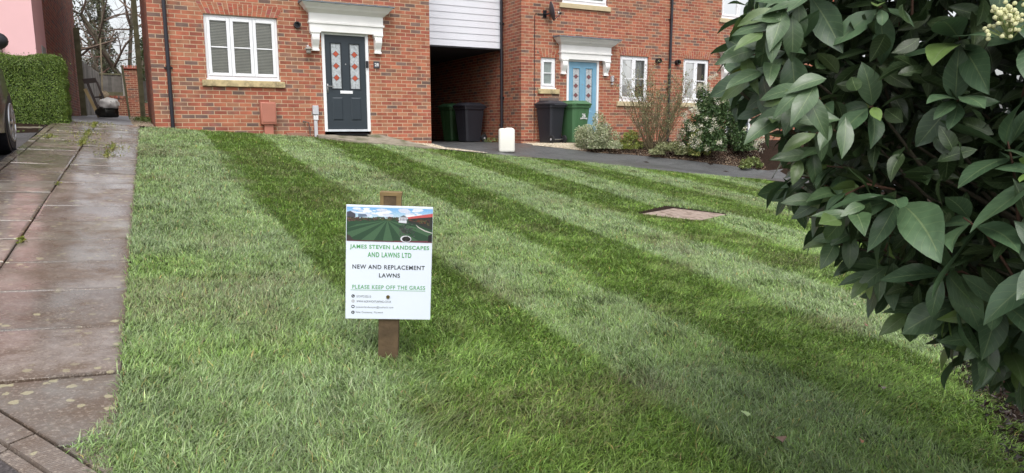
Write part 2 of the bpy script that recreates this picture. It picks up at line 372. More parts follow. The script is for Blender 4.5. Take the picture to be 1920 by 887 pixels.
# ------------------------------------------------------------------ windows, doors, canopies
def window(parent, v, u0, u1, z0, z1, lights, inner='blind', sill=True, smat=None, bar=True, room=True, so=.09, sh=.115):
    f = v + .035
    mb = MB(); t = .045
    for a in ((u0, u0 + t, z0, z1), (u1 - t, u1, z0, z1), (u0 + t, u1 - t, z0, z0 + t), (u0 + t, u1 - t, z1 - t, z1)): mb.rbox(a[0], a[1], f, f + .06, a[2], a[3], .004, seg=1)
    fr = mb.build('window', M_upvc, parent)
    W = (u1 - u0 - 2 * t) / lights
    for i in range(lights):
        a0, a1 = u0 + t + i * W + .002, u0 + t + (i + 1) * W - .002; s = .058; b0, b1 = z0 + t + .002, z1 - t - .002; sb = MB()
        for a in ((a0, a0 + s, b0, b1), (a1 - s, a1, b0, b1), (a0 + s, a1 - s, b0, b0 + s), (a0 + s, a1 - s, b1 - s, b1)): sb.rbox(a[0], a[1], f - .012, f + .045, a[2], a[3], .006, seg=1)
        if bar: zb = (b0 + b1) / 2; sb.box(a0 + s, a1 - s, f + .004, f + .02, zb - .011, zb + .011)
        sb.build('sash', M_upvc, fr)
        MB().add([(a0 + s, f + .022, b0 + s), (a1 - s, f + .022, b0 + s), (a1 - s, f + .022, b1 - s), (a0 + s, f + .022, b1 - s)], [(0, 1, 2, 3)]).build('pane', M_glass, fr)
    if inner == 'blind':
        bl = MB(); z = z1 - t - .01
        while z > z0 + t: bl.obox(((u0 + u1) / 2, f + .06, z), ((u1 - u0) / 2 - t, 0, 0), (0, .009, .0115), (0, .0004, .0005)); z -= .028
        bl.build('slatted_blind', M_blind, fr)
    elif inner == 'curtain':
        cu = MB(); n = 30; zc = z0 + (z1 - z0) * .35
        pts = [(u0 + (u1 - u0) * k / n, f + .12 + .015 * math.sin(k * 1.7)) for k in range(n + 1)]
        cu.add([(x, y, z) for z in (zc, z1) for x, y in pts], [(k, k + 1, n + 2 + k, n + 1 + k) for k in range(n)]); cu.build('net_curtain', M_curtain, fr)
        cu = MB(); cu.box(u0 + .1, u1 - .2, f + .25, f + .3, z0 + .02, z0 + .25); cu.build('ornament', M_bplas, fr)
    elif inner == 'drape':
        MB().box(u0 + .55 * (u1 - u0), u1 - .1, f + .15, f + .19, z0, z1).build('curtain', mat('beige_curtain', (.3, .22, .17), .9), fr)
        MB().rbox(u0 + .1, u0 + .3, f + .2, f + .24, z0 + .1, z1 - .15, .02).build('picture', M_frost, fr)
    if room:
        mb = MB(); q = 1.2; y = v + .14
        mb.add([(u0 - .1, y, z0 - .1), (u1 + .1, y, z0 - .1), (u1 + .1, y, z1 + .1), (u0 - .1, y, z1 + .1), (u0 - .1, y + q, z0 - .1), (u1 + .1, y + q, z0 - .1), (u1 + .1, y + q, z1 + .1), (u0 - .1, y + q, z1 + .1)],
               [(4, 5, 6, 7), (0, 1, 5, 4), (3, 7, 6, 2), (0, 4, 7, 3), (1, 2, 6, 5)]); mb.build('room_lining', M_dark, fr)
    if sill:
        MB().rbox(u0 - .01, u1 + .01, f - .05, f + .01, z0 - .03, z0 - .002, .006).build('sill_cill', M_upvc, fr)
        MB().rbox(u0 - so, u1 + so, v - .055, v + .1, z0 - .035 - sh, z0 - .033, .008).build('stone_sill', smat or M_stone, fr)
    return fr

def front_door(parent, v, uc, z0, z1, W, leafm, groove, redm, handle=True):
    u0, u1 = uc - W / 2, uc + W / 2; f = v + .02; t = .062
    mb = MB()
    for a in ((u0, u0 + t, z0, z1), (u1 - t, u1, z0, z1), (u0 + t, u1 - t, z1 - t * .8, z1)): mb.rbox(a[0], a[1], f - .03, f + .07, a[2], a[3], .006)
    dr = mb.build('front_door', M_upvc, parent)
    a0, a1, b0, b1 = u0 + t + .003, u1 - t - .003, z0 + .05, z1 - t * .8 - .004
    w = a1 - a0; h = b1 - b0; gl = []
    gx = [(a0 + w * .155, a0 + w * .385), (a0 + w * .615, a0 + w * .845)]; gz = (b0 + h * .44, b0 + h * .915)
    # door leaf with two glazed openings
    lf = MB(); xs = [a0, gx[0][0], gx[0][1], gx[1][0], gx[1][1], a1]
    for i in range(5):
        if i in (1, 3): lf.box(xs[i], xs[i + 1], f, f + .045, b0, gz[0]); lf.box(xs[i], xs[i + 1], f, f + .045, gz[1], b1)
        else: lf.box(xs[i], xs[i + 1], f, f + .045, b0, b1)
    lf.build('door_leaf', leafm, dr); leaf = dr
    for x0, x1 in gx:
        tr = MB(); q = .022
        for a in ((x0 - q, x0, gz[0] - q, gz[1] + q), (x1, x1 + q, gz[0] - q, gz[1] + q), (x0, x1, gz[0] - q, gz[0]), (x0, x1, gz[1], gz[1] + q)): tr.rbox(a[0], a[1], f - .010, f + .01, a[2], a[3], .004, seg=1)
        tr.build('glazing_bead', groove, leaf)
        MB().box(x0, x1, f + .012, f + .02, gz[0], gz[1]).build('glass_panel', M_frost, leaf)
        ld = MB(); xm = (x0 + x1) / 2; hh = gz[1] - gz[0]; dz = hh * .245
        for k in range(3):
            zc = gz[0] + hh * (.24 + .265 * k); dx, dy = (x1 - x0) * .33, .062
            MB().add([(xm - dx, f + .008, zc), (xm, f + .008, zc - dy), (xm + dx, f + .008, zc), (xm, f + .008, zc + dy)], [(0, 1, 2, 3)]).build('red_diamond', redm, leaf)
            for sx, sz in ((-1, 1), (1, 1), (-1, -1), (1, -1)):
                A = Vector((xm + sx * dx, f + .009, zc)); B = Vector((xm, f + .009, zc + sz * dy)); ld.tube([A, B], .004, 4)
            for sx in (-1, 1): ld.tube([(xm + sx * dx, f + .009, zc), (xm + sx * (x1 - x0) / 2, f + .009, zc)], .0035, 4)
        for s0, s1 in ((0, .24 - .13), (.24 + .13, .505 - .13), (.505 + .13, .77 - .13), (.77 + .13, 1)): ld.tube([(xm, f + .009, gz[0] + hh * s0), (xm, f + .009, gz[0] + hh * s1)], .0035, 4)
        ld.build('lead_lines', M_leadline, leaf)
    for x0, x1 in gx:   # raised lower panels
        p0, p1, q0, q1 = x0 - .03, x1 + .03, b0 + h * .085, b0 + h * .355; pr = MB()
        pr.loft([[(p0, f - .001, q0), (p1, f - .001, q0), (p1, f - .001, q1), (p0, f - .001, q1)], [(p0 + .02, f + .012, q0 + .02), (p1 - .02, f + .012, q0 + .02), (p1 - .02, f + .012, q1 - .02), (p0 + .02, f + .012, q1 - .02)]], cap=False)
        pr.loft([[(p0 + .02, f - .001, q0 + .02), (p1 - .02, f - .001, q0 + .02), (p1 - .02, f - .001, q1 - .02), (p0 + .02, f - .001, q1 - .02)], [(p0 + .045, f - .012, q0 + .045), (p1 - .045, f - .012, q0 + .045), (p1 - .045, f - .012, q1 - .045), (p0 + .045, f - .012, q1 - .045)]])
        pr.build('moulded_panel', leafm, leaf)
    MB().rbox(a0, a1, f - .03, f + .07, z0, z0 + .045, .006).build('threshold', mat('threshold_silver', (.6, .62, .65), .35), dr)
    if handle:
        zm = b0 + h * .40
        MB().rbox(uc - .13, uc + .13, f - .012, f, zm - .03, zm + .03, .006).build('letter_plate', mat('polished_plate', (.75, .76, .78), .3), leaf)
        hb = MB(); hb.rbox(a0 + .018, a0 + .045, f - .012, f, zm - .02, zm + .16, .006); hb.tube([(a0 + .03, f - .01, zm + .11), (a0 + .03, f - .05, zm + .11), (a0 + .15, f - .055, zm + .105)], .011, 8)
        hb.build('lever_handle', M_steel, leaf, smooth=True)
    MB().tube([(uc, f - .006, b0 + h * .70), (uc, f, b0 + h * .70)], .013, 12).build('spyhole', M_steel, leaf)
    return dr

def canopy(parent, v, uc, zt, half=.93):
    """moulded flat door hood: lead roof, cornice steps, frieze and two console brackets"""
    cn = bpy.data.objects.new('door_canopy', None); C.objects.link(cn); cn.parent = parent
    prof = [(.0, .74, .10), (.14, .74, .10), (.15, .765, .125), (.185, .765, .125), (.19, .745, .105), (.345, .745, .105), (.36, .765, .13), (.385, .79, .165), (.41, .825, .21), (.44, .84, .235), (.455, .855, .25), (.47, .87, .27), (.50, .90, .30), (.515, .905, .305)]
    k = half / .93; rings = []
    for dz, hw, pr in prof:
        z = zt - .57 + dz; rings.append([(uc - hw * k, v, z), (uc + hw * k, v, z), (uc + hw * k, v - pr, z), (uc - hw * k, v - pr, z)])
    MB().loft(rings).build('cornice', M_white, cn)
    rf = MB(); hw = .93 * k; z = zt - .053; rf.loft([[(uc - hw, v, z), (uc + hw, v, z), (uc + hw, v - .33, z), (uc - hw, v - .33, z)], [(uc - hw, v, z + .022), (uc + hw, v, z + .022), (uc + hw, v - .33, z + .022), (uc - hw, v - .33, z + .022)], [(uc - hw, v, z + .045), (uc + hw, v, z + .045), (uc + hw, v - .02, z + .045), (uc - hw, v - .02, z + .045)]])
    for i in range(7): x = uc - hw + .12 + i * (2 * hw - .24) / 6; rf.box(x - .012, x + .012, v - .338, v - .30, z - .004, z + .03)
    rf.build('lead_roof', M_lead, cn)
    for s in (-1, 1):
        x = uc + s * .635 * k; b = MB(); rg = []
        for dz, hw_, pr in ((0, .10, .135), (-.025, .10, .135), (-.03, .088, .12), (-.06, .085, .115), (-.065, .070, .12), (-.11, .070, .135), (-.16, .070, .13), (-.22, .068, .10), (-.28, .064, .065), (-.33, .062, .05), (-.335, .072, .07), (-.37, .072, .07)):
            z = zt - .575 + dz; rg.append([(x - hw_, v, z), (x + hw_, v, z), (x + hw_, v - pr, z), (x - hw_, v - pr, z)])
        b.loft(rg).build('console_bracket', M_white, cn)
    return cn

def downpipe(parent, u, v, z0, z1, r=.034):
    mb = MB(); mb.tube([(u, v - .055, z0), (u, v - .055, z1)], r, 12); p = mb.build('downpipe', M_pipe, parent, smooth=True)
    for z in (1.06, 2.9):
        if z0 < z < z1:
            c = MB(); c.tube([(u, v - .055, z - .03), (u, v - .055, z + .03)], r + .006, 12); c.box(u - .07, u + .07, v - .03, v - .0, z - .015, z + .015); c.build('pipe_clip', M_black, p)
    return p
def vent(parent, u, v, z, r=.055, out=.05):
    mb = MB(); n = 14; rg = [(v, r), (v - out, r), (v - out, r * .72), (v - .005, r * .68)]
    mb.loft([[(u + q * math.cos(2 * math.pi * k / n), y, z + q * math.sin(2 * math.pi * k / n)) for k in range(n)] for y, q in rg]); return mb.build('flue_vent', M_black, parent, smooth=True)

# ------------------------------------------------------------------ leaves and branches
def leaf_mesh(name, P, D, N, Ls, Ws, cols, m, parent=None, nt_=6, ns=4, droop=.25, fold=.25, wav=.0):
    """P base points, D leaf directions, N rough normals -> curved, folded leaf blades, vectorised"""
    n = len(P); D = D / np.linalg.norm(D, axis=1, keepdims=True)
    X = np.cross(D, N); X /= np.maximum(np.linalg.norm(X, axis=1, keepdims=True), 1e-6); Nn = np.cross(X, D)
    t = np.linspace(0, 1, nt_ + 1); s = np.linspace(-1, 1, ns + 1)
    ex = rng.uniform(.74, 1.02, n)[:, None]; wp = np.sin(np.pi * t[None] ** ex) ** rng.uniform(.75, 1.15, n)[:, None]; wp[:, 0] = .04; wp[:, -1] = .015
    T, Sx = np.meshgrid(t, s, indexing='ij'); Wt = np.repeat(wp[:, :, None], ns + 1, 2)
    dr = (droop * rng.uniform(.3, 1.6, n))[:, None, None]; fo = (fold * rng.uniform(.4, 1.5, n))[:, None, None]
    ph = rng.uniform(0, 6.28, n)[:, None, None]
    al = T[None] * Ls[:, None, None] * (1 - .25 * dr * T[None] ** 2)
    ac = Sx[None] * Wt * (Ws / 2)[:, None, None]
    tw = rng.normal(0, .35, n)[:, None, None] * T[None]; sb = rng.normal(0, .10, n)[:, None, None] * Ls[:, None, None] * T[None] ** 2
    up = ac * tw + np.abs(ac) * fo - dr * Ls[:, None, None] * T[None] ** 2 + wav * Ls[:, None, None] * np.sin(T[None] * 7 + ph) * np.abs(Sx)[None]
    ac = ac + sb
    V = P[:, None, None, :] + al[..., None] * D[:, None, None, :] + ac[..., None] * X[:, None, None, :] + up[..., None] * Nn[:, None, None, :]
    k = (nt_ + 1) * (ns + 1); V = V.reshape(-1, 3)
    q = np.array([(i * (ns + 1) + j, i * (ns + 1) + j + 1, (i + 1) * (ns + 1) + j + 1, (i + 1) * (ns + 1) + j) for i in range(nt_) for j in range(ns)])
    Fq = (q[None] + (np.arange(n) * k)[:, None, None]).reshape(-1, 4)
    uv = np.tile(np.stack([T, (Sx + 1) / 2], -1).reshape(-1, 2), (n, 1))
    return np_mesh(name, V, Fq, m, parent, col=np.repeat(cols, k, 0), uv=uv, smooth=True)
def small_leaves(name, P, N, size, cols, m, parent=None, asp=.5):
    """small two-triangle bent leaves, random heading in the plane of N"""
    n = len(P); N = N / np.maximum(np.linalg.norm(N, axis=1, keepdims=True), 1e-6)
    A = np.cross(N, rng.normal(size=(n, 3))); A /= np.maximum(np.linalg.norm(A, axis=1, keepdims=True), 1e-6); B = np.cross(N, A)
    s = np.broadcast_to(size, n)[:, None]
    V = np.stack([P - A * s * .5, P + B * s * asp * .5 + N * s * .08, P + A * s * .5 - N * s * .1, P - B * s * asp * .5 + N * s * .08], 1).reshape(-1, 3)
    i = np.arange(n) * 4
    Fq = np.concatenate([np.stack([i, i + 1, i + 2], 1), np.stack([i, i + 2, i + 3], 1)])
    return np_mesh(name, V, Fq, m, parent, col=np.repeat(cols, 4, 0))
def jit(base, n, a=.25):
    return np.array(base)[None] * rng.uniform(1 - a, 1 + a, (n, 1)) * rng.uniform(.92, 1.08, (n, 3))
def palette(n, cols, wts, a=.2):
    k = rng.choice(len(cols), n, p=np.array(wts) / sum(wts)); return np.array(cols)[k] * rng.uniform(1 - a, 1 + a, (n, 1)) * rng.uniform(.94, 1.06, (n, 3))

# ================================================================== GROUND
LAWN = [(-.155, 2.95), (-.175, 2.82), (-.29, 2.655), (-.20, 2.46), (.35, 1.55), (.9, .6), (1.68, .05), (3.17, 1.38), (3.58, 1.70), (4.02, 2.03), (4.85, 2.80), (6.7, 4.5), (9.0, 6.8), (11.2, 9.0), (11.82, 10.59), (10.19, 11.11), (9.18, 11.58), (8.31, 12.22), (6.55, 12.66), (5.1, 13.18), (4.2, 13.50), (3.62, 13.80), (3.08, 14.25), (.25, 14.33), (-.01, 14.1), (-.125, 5.4)]
bm_ = MB(); N_ = 60
xs = np.concatenate([[-300, -120, -60, -30], np.linspace(-12, 24, 73), [40, 80, 160, 400]]); ys = np.concatenate([[-200, -60, -20], np.linspace(-6, 34, 81), [50, 80, 150, 400]])
XX, YY = np.meshgrid(xs, ys, indexing='ij'); ZZ = G(XX, YY) - .03
idx = np.arange(XX.size).reshape(XX.shape)
ground = np_mesh('ground', np.stack([XX, YY, ZZ], -1).reshape(-1, 3), np.stack([idx[:-1, :-1], idx[1:, :-1], idx[1:, 1:], idx[:-1, 1:]], -1).reshape(-1, 4), M_soil); ground['kind'] = 'structure'

M_thatch = mat('lawn_soil', (.045, .060, .018), .95, .4, 30, .8, 60)
sheet('lawn_ground', LAWN, -.004, M_thatch, .5)

def m_asphalt(name, base, rough, wet=0.):
    m, n, b = nodes(name); L = n.links; tc = n.nodes.new('ShaderNodeTexCoord')
    vo = n.nodes.new('ShaderNodeTexVoronoi'); vo.inputs['Scale'].default_value = 110; L.new(tc.outputs['Object'], vo.inputs['Vector'])
    cr = n.nodes.new('ShaderNodeValToRGB'); L.new(vo.outputs['Color'], cr.inputs[0])
    cr.color_ramp.elements[0].color = (*[c * .5 for c in base], 1); cr.color_ramp.elements[1].color = (*[c * 1.9 for c in base], 1)
    L.new(cr.outputs[0], b.inputs['Base Color'])
    nz = n.nodes.new('ShaderNodeTexNoise'); nz.inputs['Scale'].default_value = 1.1; nz.inputs['Detail'].default_value = 7; L.new(tc.outputs['Object'], nz.inputs['Vector'])
    mr = n.nodes.new('ShaderNodeMapRange'); mr.inputs['From Min'].default_value = .42; mr.inputs['From Max'].default_value = .58; mr.inputs['To Min'].default_value = rough - wet; mr.inputs['To Max'].default_value = rough; L.new(nz.outputs[0], mr.inputs['Value']); L.new(mr.outputs[0], b.inputs['Roughness'])
    bp = n.nodes.new('ShaderNodeBump'); bp.inputs['Strength'].default_value = .5; bp.inputs['Distance'].default_value = .004; L.new(vo.outputs['Distance'], bp.inputs['Height']); L.new(bp.outputs[0], b.inputs['Normal'])
    return m
M_asph = m_asphalt('wet_asphalt', (.075, .077, .078), .6, .3)
M_asph2 = m_asphalt('road_asphalt', (.055, .052, .055), .75, .2)
FE = [tuple(gp(*q)[:2]) for q in ((1000, 273), (1040, 277), (1080, 281.5), (1178, 290), (1296, 302), (1438, 320))]
NE = [tuple(gp(*q)[:2]) for q in ((850, 282), (945, 291), (1100, 304), (1200, 316), (1300, 326), (1440, 338))]
ASPH = [(5.0, 13.56)] + NE + [(15.5, 9.0), (17.5, 10.2)] + FE[::-1] + [(8.41, 15.3), (8.39, 23), (5.66, 23), (5.66, 14.2)]
sheet('drive', ASPH, .002, M_asph, .5)
sheet('driveway', [(-1.36, 6.0), (-1.36, 13.88), (-8, 13.88), (-8, 3.0), (-1.36, 3.0)], 0.0, M_asph2, .5)
sheet('alley_path', [(-1.3, 14.3), (-.1, 14.3), (.0, 20), (-.35, 32), (-1.25, 32), (-1.6, 20)], .002, m_asphalt('alley_asphalt', (.16, .16, .17), .6, .25), .8)

# paving slabs: each flag its own slightly tilted block inside one path mesh
def m_slab():
    m, n, b = nodes('paving_slab'); L = n.links; tc = n.nodes.new('ShaderNodeTexCoord'); at = n.nodes.new('ShaderNodeAttribute'); at.attribute_name = 'Col'
    def noise(sc, de=6, ro=.6):
        q = n.nodes.new('ShaderNodeTexNoise'); q.inputs['Scale'].default_value = sc; q.inputs['Detail'].default_value = de; q.inputs['Roughness'].default_value = ro; L.new(tc.outputs['Object'], q.inputs['Vector']); return q.outputs[0]
    def rng_(x, a, b_, c, d_):
        q = n.nodes.new('ShaderNodeMapRange'); L.new(x, q.inputs['Value'])
        for k, vv in zip(('From Min', 'From Max', 'To Min', 'To Max'), (a, b_, c, d_)): q.inputs[k].default_value = vv
        return q.outputs[0]
    def mixc(f_, a, b_):
        q = n.nodes.new('ShaderNodeMix'); q.data_type = 'RGBA'; L.new(f_, q.inputs['Factor']); L.new(a, q.inputs['A'])
        if isinstance(b_, tuple): q.inputs['B'].default_value = (*b_, 1)
        else: L.new(b_, q.inputs['B'])
        return q.outputs['Result']
    c = at.outputs['Color']
    c = mixc(rng_(noise(3.4, 12, .78), .40, .58, 0, .85), c, (.105, .066, .042))        # brown algae bloom
    c = mixc(rng_(noise(70, 3), .53, .66, 0, .42), c, (.38, .32, .26)); c = mixc(rng_(noise(48, 4, .8), .52, .66, 0, .6), c, (.09, .065, .05))           # pale grains
    vo = n.nodes.new('ShaderNodeTexVoronoi'); vo.inputs['Scale'].default_value = 13; vo.inputs['Randomness'].default_value = 1; L.new(tc.outputs['Object'], vo.inputs['Vector'])
    n2 = noise(40, 4); ad = n.nodes.new('ShaderNodeMath'); ad.operation = 'MULTIPLY_ADD'; L.new(n2, ad.inputs[0]); ad.inputs[1].default_value = .5; L.new(vo.outputs['Distance'], ad.inputs[2])
    lich = rng_(ad.outputs[0], .50, .45, 0, 1); pm = rng_(noise(1.3, 3), .42, .52, 0, 1); mu = n.nodes.new('ShaderNodeMath'); mu.operation = 'MULTIPLY'; L.new(lich, mu.inputs[0]); L.new(pm, mu.inputs[1])
    mu2 = n.nodes.new('ShaderNodeMath'); mu2.operation = 'MULTIPLY'; L.new(mu.outputs[0], mu2.inputs[0]); mu2.inputs[1].default_value = .75
    c = mixc(mu2.outputs[0], c, (.36, .33, .20))                             # lichen spots
    L.new(c, b.inputs['Base Color'])
    L.new(rng_(noise(1.1, 5), .44, .56, .24, .72), b.inputs['Roughness'])
    wet = rng_(noise(2.0, 10, .7), .40, .55, .1, 1.0); L.new(wet, b.inputs['Coat Weight']); b.inputs['Coat Roughness'].default_value = .13; b.inputs['Coat IOR'].default_value = 1.4
    # dimpled riven surface
    sp = n.nodes.new('ShaderNodeSeparateXYZ'); L.new(tc.outputs['Object'], sp.inputs[0])
    def wave(o_, f_):
        q = n.nodes.new('ShaderNodeMath'); q.operation = 'MULTIPLY'; L.new(o_, q.inputs[0]); q.inputs[1].default_value = f_; z = n.nodes.new('ShaderNodeMath'); z.operation = 'SINE'; L.new(q.outputs[0], z.inputs[0]); return z.outputs[0]
    pr = n.nodes.new('ShaderNodeMath'); pr.operation = 'MULTIPLY'; L.new(wave(sp.outputs[0], 520), pr.inputs[0]); L.new(wave(sp.outputs[1], 520), pr.inputs[1])
    sm_ = n.nodes.new('ShaderNodeMath'); sm_.operation = 'MULTIPLY_ADD'; L.new(noise(60, 5), sm_.inputs[0]); sm_.inputs[1].default_value = 2.5; L.new(pr.outputs[0], sm_.inputs[2])
    bp = n.nodes.new('ShaderNodeBump'); bp.inputs['Strength'].default_value = .45; bp.inputs['Distance'].default_value = .003; L.new(sm_.outputs[0], bp.inputs['Height']); L.new(bp.outputs[0], b.inputs['Normal'])
    return m
M_slab = m_slab()
KL = [(-.80, 3.30), (-.52, 2.80), (-.24, 2.34)]        # line where the flags meet the kerb
def kerb_v(u): return 3.005 - (u + .532) * 1.6
def shear(u, v): return u + .013 * (v - 3.1)
def slab_path(gap=.018):
    V = []; Fs = []; cl = []
    def flag(poly, th=.05):
        poly = [(shear(x, y), y) for x, y in poly]; n = len(poly); cx = sum(p[0] for p in poly) / n; cy = sum(p[1] for p in poly) / n; tx, ty = rnd.uniform(-.012, .012), rnd.uniform(-.016, .016); dz = rnd.uniform(-.003, .004)
        base = (.212, .180, .150); f_ = rnd.uniform(.80, 1.2); col = tuple(c * f_ * rnd.uniform(.95, 1.05) for c in base); k = len(V)
        def P(x, y, o): return (x, y, g(x, y) + .010 + dz + tx * (x - cx) + ty * (y - cy) - o)
        def inset(x, y, e): q = max(abs(x - cx), abs(y - cy), .01); return (x + (cx - x) / q * e, y + (cy - y) / q * e)
        for e, o_ in ((.045, 0), (.018, 0), (.004, .001), (0, .007), (0, th)):
            for x, y in poly: V.append(P(*(inset(x, y, e) if e else (x, y)), o_))
        Fs.append(tuple(range(k, k + n)))
        for a in range(4):
            for i in range(n): Fs.append((k + a * n + i, k + (a + 1) * n + i, k + (a + 1) * n + (i + 1) % n, k + a * n + (i + 1) % n))
        for m_ in (1, .82, .42, .3, .3): cl.extend([tuple(c * m_ for c in col)] * n)
    cols = [(-.812, -.150), (-1.365, -.820)]
    for ci, (u0, u1) in enumerate(cols):
        v = 3.27 - .6 * 3 + (0.0 if ci == 0 else .02)
        while v < 14.25:
            v1 = v + .6 - gap; e = [kerb_v(u0 + .0) + .01, kerb_v(u1) + .01]
            pg = [(u0, v), (u1, v), (u1, v1), (u0, v1)]; out = []
            for a in range(4):
                p0, p1 = pg[a], pg[(a + 1) % 4]; s0 = p0[1] - kerb_v(p0[0]) - .01; s1 = p1[1] - kerb_v(p1[0]) - .01
                if s0 >= 0: out.append(p0)
                if s0 * s1 < 0: t = s0 / (s0 - s1); out.append((p0[0] + (p1[0] - p0[0]) * t, p0[1] + (p1[1] - p0[1]) * t))
            if len(out) >= 3: flag(out)
            v += .6
    v = 5
    while v < 14.0: flag([(-1.455, v), (-1.373, v), (-1.373, v + .9), (-1.455, v + .9)], .16); v += .906
    return np_mesh('path', V, Fs, M_slab, col=np.array(cl))
pth = slab_path(); pth['kind'] = 'structure'
sheet('path_bed', [(-1.44, 4.5), (-.8, 3.44), (-.27, 2.60), (-.1, 2.6), (-.0, 14.3), (-1.30, 14.3)], -.026, mat('joint_sand', (.035, .03, .024), .95, .3, 40), .6)
# kerb between flags and road, and the road itself
def kerb():
    V = []; Fs = []
    dirv = np.array([.527, -.85]); nrm = np.array([.85, .527]); o = np.array([-.532, 3.0]); cl = []
    for (a, b_) in [(-3.4 + i * .915, -3.4 + i * .915 + .905) for i in range(9)]:
        for c0, c1, h0, h1 in ((-.085, -.006, .004, .010), (-.125, -.090, -.02, -.012)):
            k = len(V)
            for s in (a, b_):
                for c, h in ((c0, h0), (c1, h1)):
                    p = o + dirv * s + nrm * c; z = g(*p); V += [(p[0], p[1], z + h), (p[0], p[1], z - .12)]
            Fs += [(k, k + 2, k + 6, k + 4), (k + 0, k + 4, k + 5, k + 1), (k + 2, k + 3, k + 7, k + 6), (k, k + 1, k + 3, k + 2), (k + 4, k + 6, k + 7, k + 5)]; cl += [(.165, .135, .115)] * 8
    return np_mesh('kerb', V, Fs, M_slab, col=np.array(cl))
kb = kerb(); kb['kind'] = 'structure'
rd = [(-.52 - .527 * -6 * -1 - .85 * .10, 2.93 + .85 * 6 - .527 * .10)]
rp = []
for s, c in ((-5, -.12), (6, -.12), (6, -8), (-5, -8)): rp.append((-.532 + .527 * s + .85 * c, 3.0 - .85 * s + .527 * c))
sheet('road', rp, -.026, m_asphalt('grit_asphalt', (.05, .042, .042), .8, .15), .5, rough=.003)

# gravel margins: countless pebbles, one object
def pebbles(name, pts, size, cols, label, m=M_leaf, hgt=.6):
    n = len(pts); s = size * rng.uniform(.5, 1.4, n); z = G(pts[:, 0], pts[:, 1]) + .004
    base = np.array([(1, 0, 0), (0, 1, 0), (-1, 0, 0), (0, -1, 0), (0, 0, hgt), (.7, .7, .3), (-.7, .7, .3), (-.7, -.7, .3), (.7, -.7, .3)], float)
    a = rng.uniform(0, 6.28, n); c, si = np.cos(a), np.sin(a); B = base[None] * (rng.uniform(.6, 1.2, (n, 9, 1)))
    X = B[..., 0] * c[:, None] - B[..., 1] * si[:, None]; Y = B[..., 0] * si[:, None] + B[..., 1] * c[:, None]
    V = np.stack([X * s[:, None] + pts[:, 0:1], Y * s[:, None] + pts[:, 1:2], B[..., 2] * s[:, None] + z[:, None]], -1).reshape(-1, 3)
    tri = np.array([(0, 5, 4), (5, 1, 4), (1, 6, 4), (6, 2, 4), (2, 7, 4), (7, 3, 4), (3, 8, 4), (8, 0, 4)])
    Fq = (tri[None] + (np.arange(n) * 9)[:, None, None]).reshape(-1, 3)
    o = np_mesh(name, V, Fq, M_pebble, col=np.repeat(cols, 9, 0)); return tag(o, label, None, kind='stuff')
M_pebble = mat('pebble', (0, 0, 0), .8, .15, 60, attr=True)
def in_poly(P, poly):
    x, y = P[:, 0], P[:, 1]; ins = np.zeros(len(P), bool); n = len(poly)
    for i in range(n):
        x0, y0 = poly[i]; x1, y1 = poly[(i + 1) % n]
        c = ((y0 > y) != (y1 > y)) & (x < (x1 - x0) * (y - y0) / (y1 - y0 + 1e-12) + x0); ins ^= c
    return ins
def sample(poly, n):
    a = np.array(poly); lo, hi = a.min(0), a.max(0); P = rng.uniform(lo, hi, (int(n * 3), 2)); return P[in_poly(P, poly)][:n]
GR1 = FE[:3] + [(10.3, FE[2][1] + .1), (10.9, 15.36), (8.45, 15.38)]
GR2 = [(4.6, 13.95), (5.1, 13.5), (5.7, 13.25), (6.3, 13.02), (6.3, 13.12), (5.64, 13.6), (5.62, 14.3), (5.1, 14.35)]
pc = lambda n: palette(n, [(.46, .39, .28), (.55, .48, .36), (.33, .27, .19), (.62, .58, .50)], [4, 3, 2, 1])
P = sample(GR1, 14000); pebbles('gravel', P, .016, pc(len(P)), 'pale golden gravel strip under the wheelie bins by the blue door')
P = sample(GR2, 3200); pebbles('gravel', P, .014, pc(len(P)), 'pale gravel spilling from the house corner along the lawn edge')
sheet('gravel_bed', GR1, .003, mat('gravel_base', (.31, .26, .19), .9, .3, 60), .4)
BED = FE[2:] + [(17.5, 10.2), (20, 15.36), (10.9, 15.36), (10.3, FE[2][1] + .1)]
sheet('planting_bed', BED, .003, M_soil, .4)
P = sample(FE[2:] + [(x + .35, y + .75) for x, y in FE[2:][::-1]], 9500)
pebbles('bed_litter', P, .013, palette(len(P), [(.30, .22, .15), (.12, .08, .06), (.5, .42, .32), (.22, .12, .07)], [3, 4, 1, 2]), 'scattered stones and brown leaf litter along the planting bed')
GA = [(-.1, 14.5), (.22, 14.5), (.22, 30), (-.35, 30)]
sheet('alley_verge', GA, .006, mat('verge_grit', (.20, .16, .11), .95, .35, 30), .8)
P = sample(GA, 3500); pebbles('alley_gravel', P, .02, palette(len(P), [(.30, .24, .17), (.18, .14, .10), (.38, .33, .25)], [3, 3, 1]), 'dull gravel verge down the right side of the alley')

# ================================================================== LEFT HOUSE (number 28)
V1 = 14.39
UL, UR = .25, 5.62
h28 = thing('brick_house', 'red brick house with dark grey front door and white three light window', 'house', (0, 0, 0))
win = (1.17, 2.48, .90, 2.06); dz0, dz1 = -.10, 1.87; duc, dW = 3.79, .955
holes = [(win[0] - UL, win[1] - UL, win[2], win[3]), (duc - dW / 2 - UL, duc + dW / 2 - UL, dz0 - .5, dz1), (1.6 - UL, 2.6 - UL, 3.3, 4.4)]
brick_wall('front_wall', h28, (UL, V1), (1, 0), UR - UL, -.6, 5.0, holes)
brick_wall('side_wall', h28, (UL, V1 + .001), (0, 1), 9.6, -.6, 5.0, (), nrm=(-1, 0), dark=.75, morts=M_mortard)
MB().box(UL + .012, UR - .012, V1 + 2.0, V1 + 9.6, -.6, 5.0).build('rear_wall', M_brick and mat('plain_brick', (.28, .09, .05), .9, .2), h28)
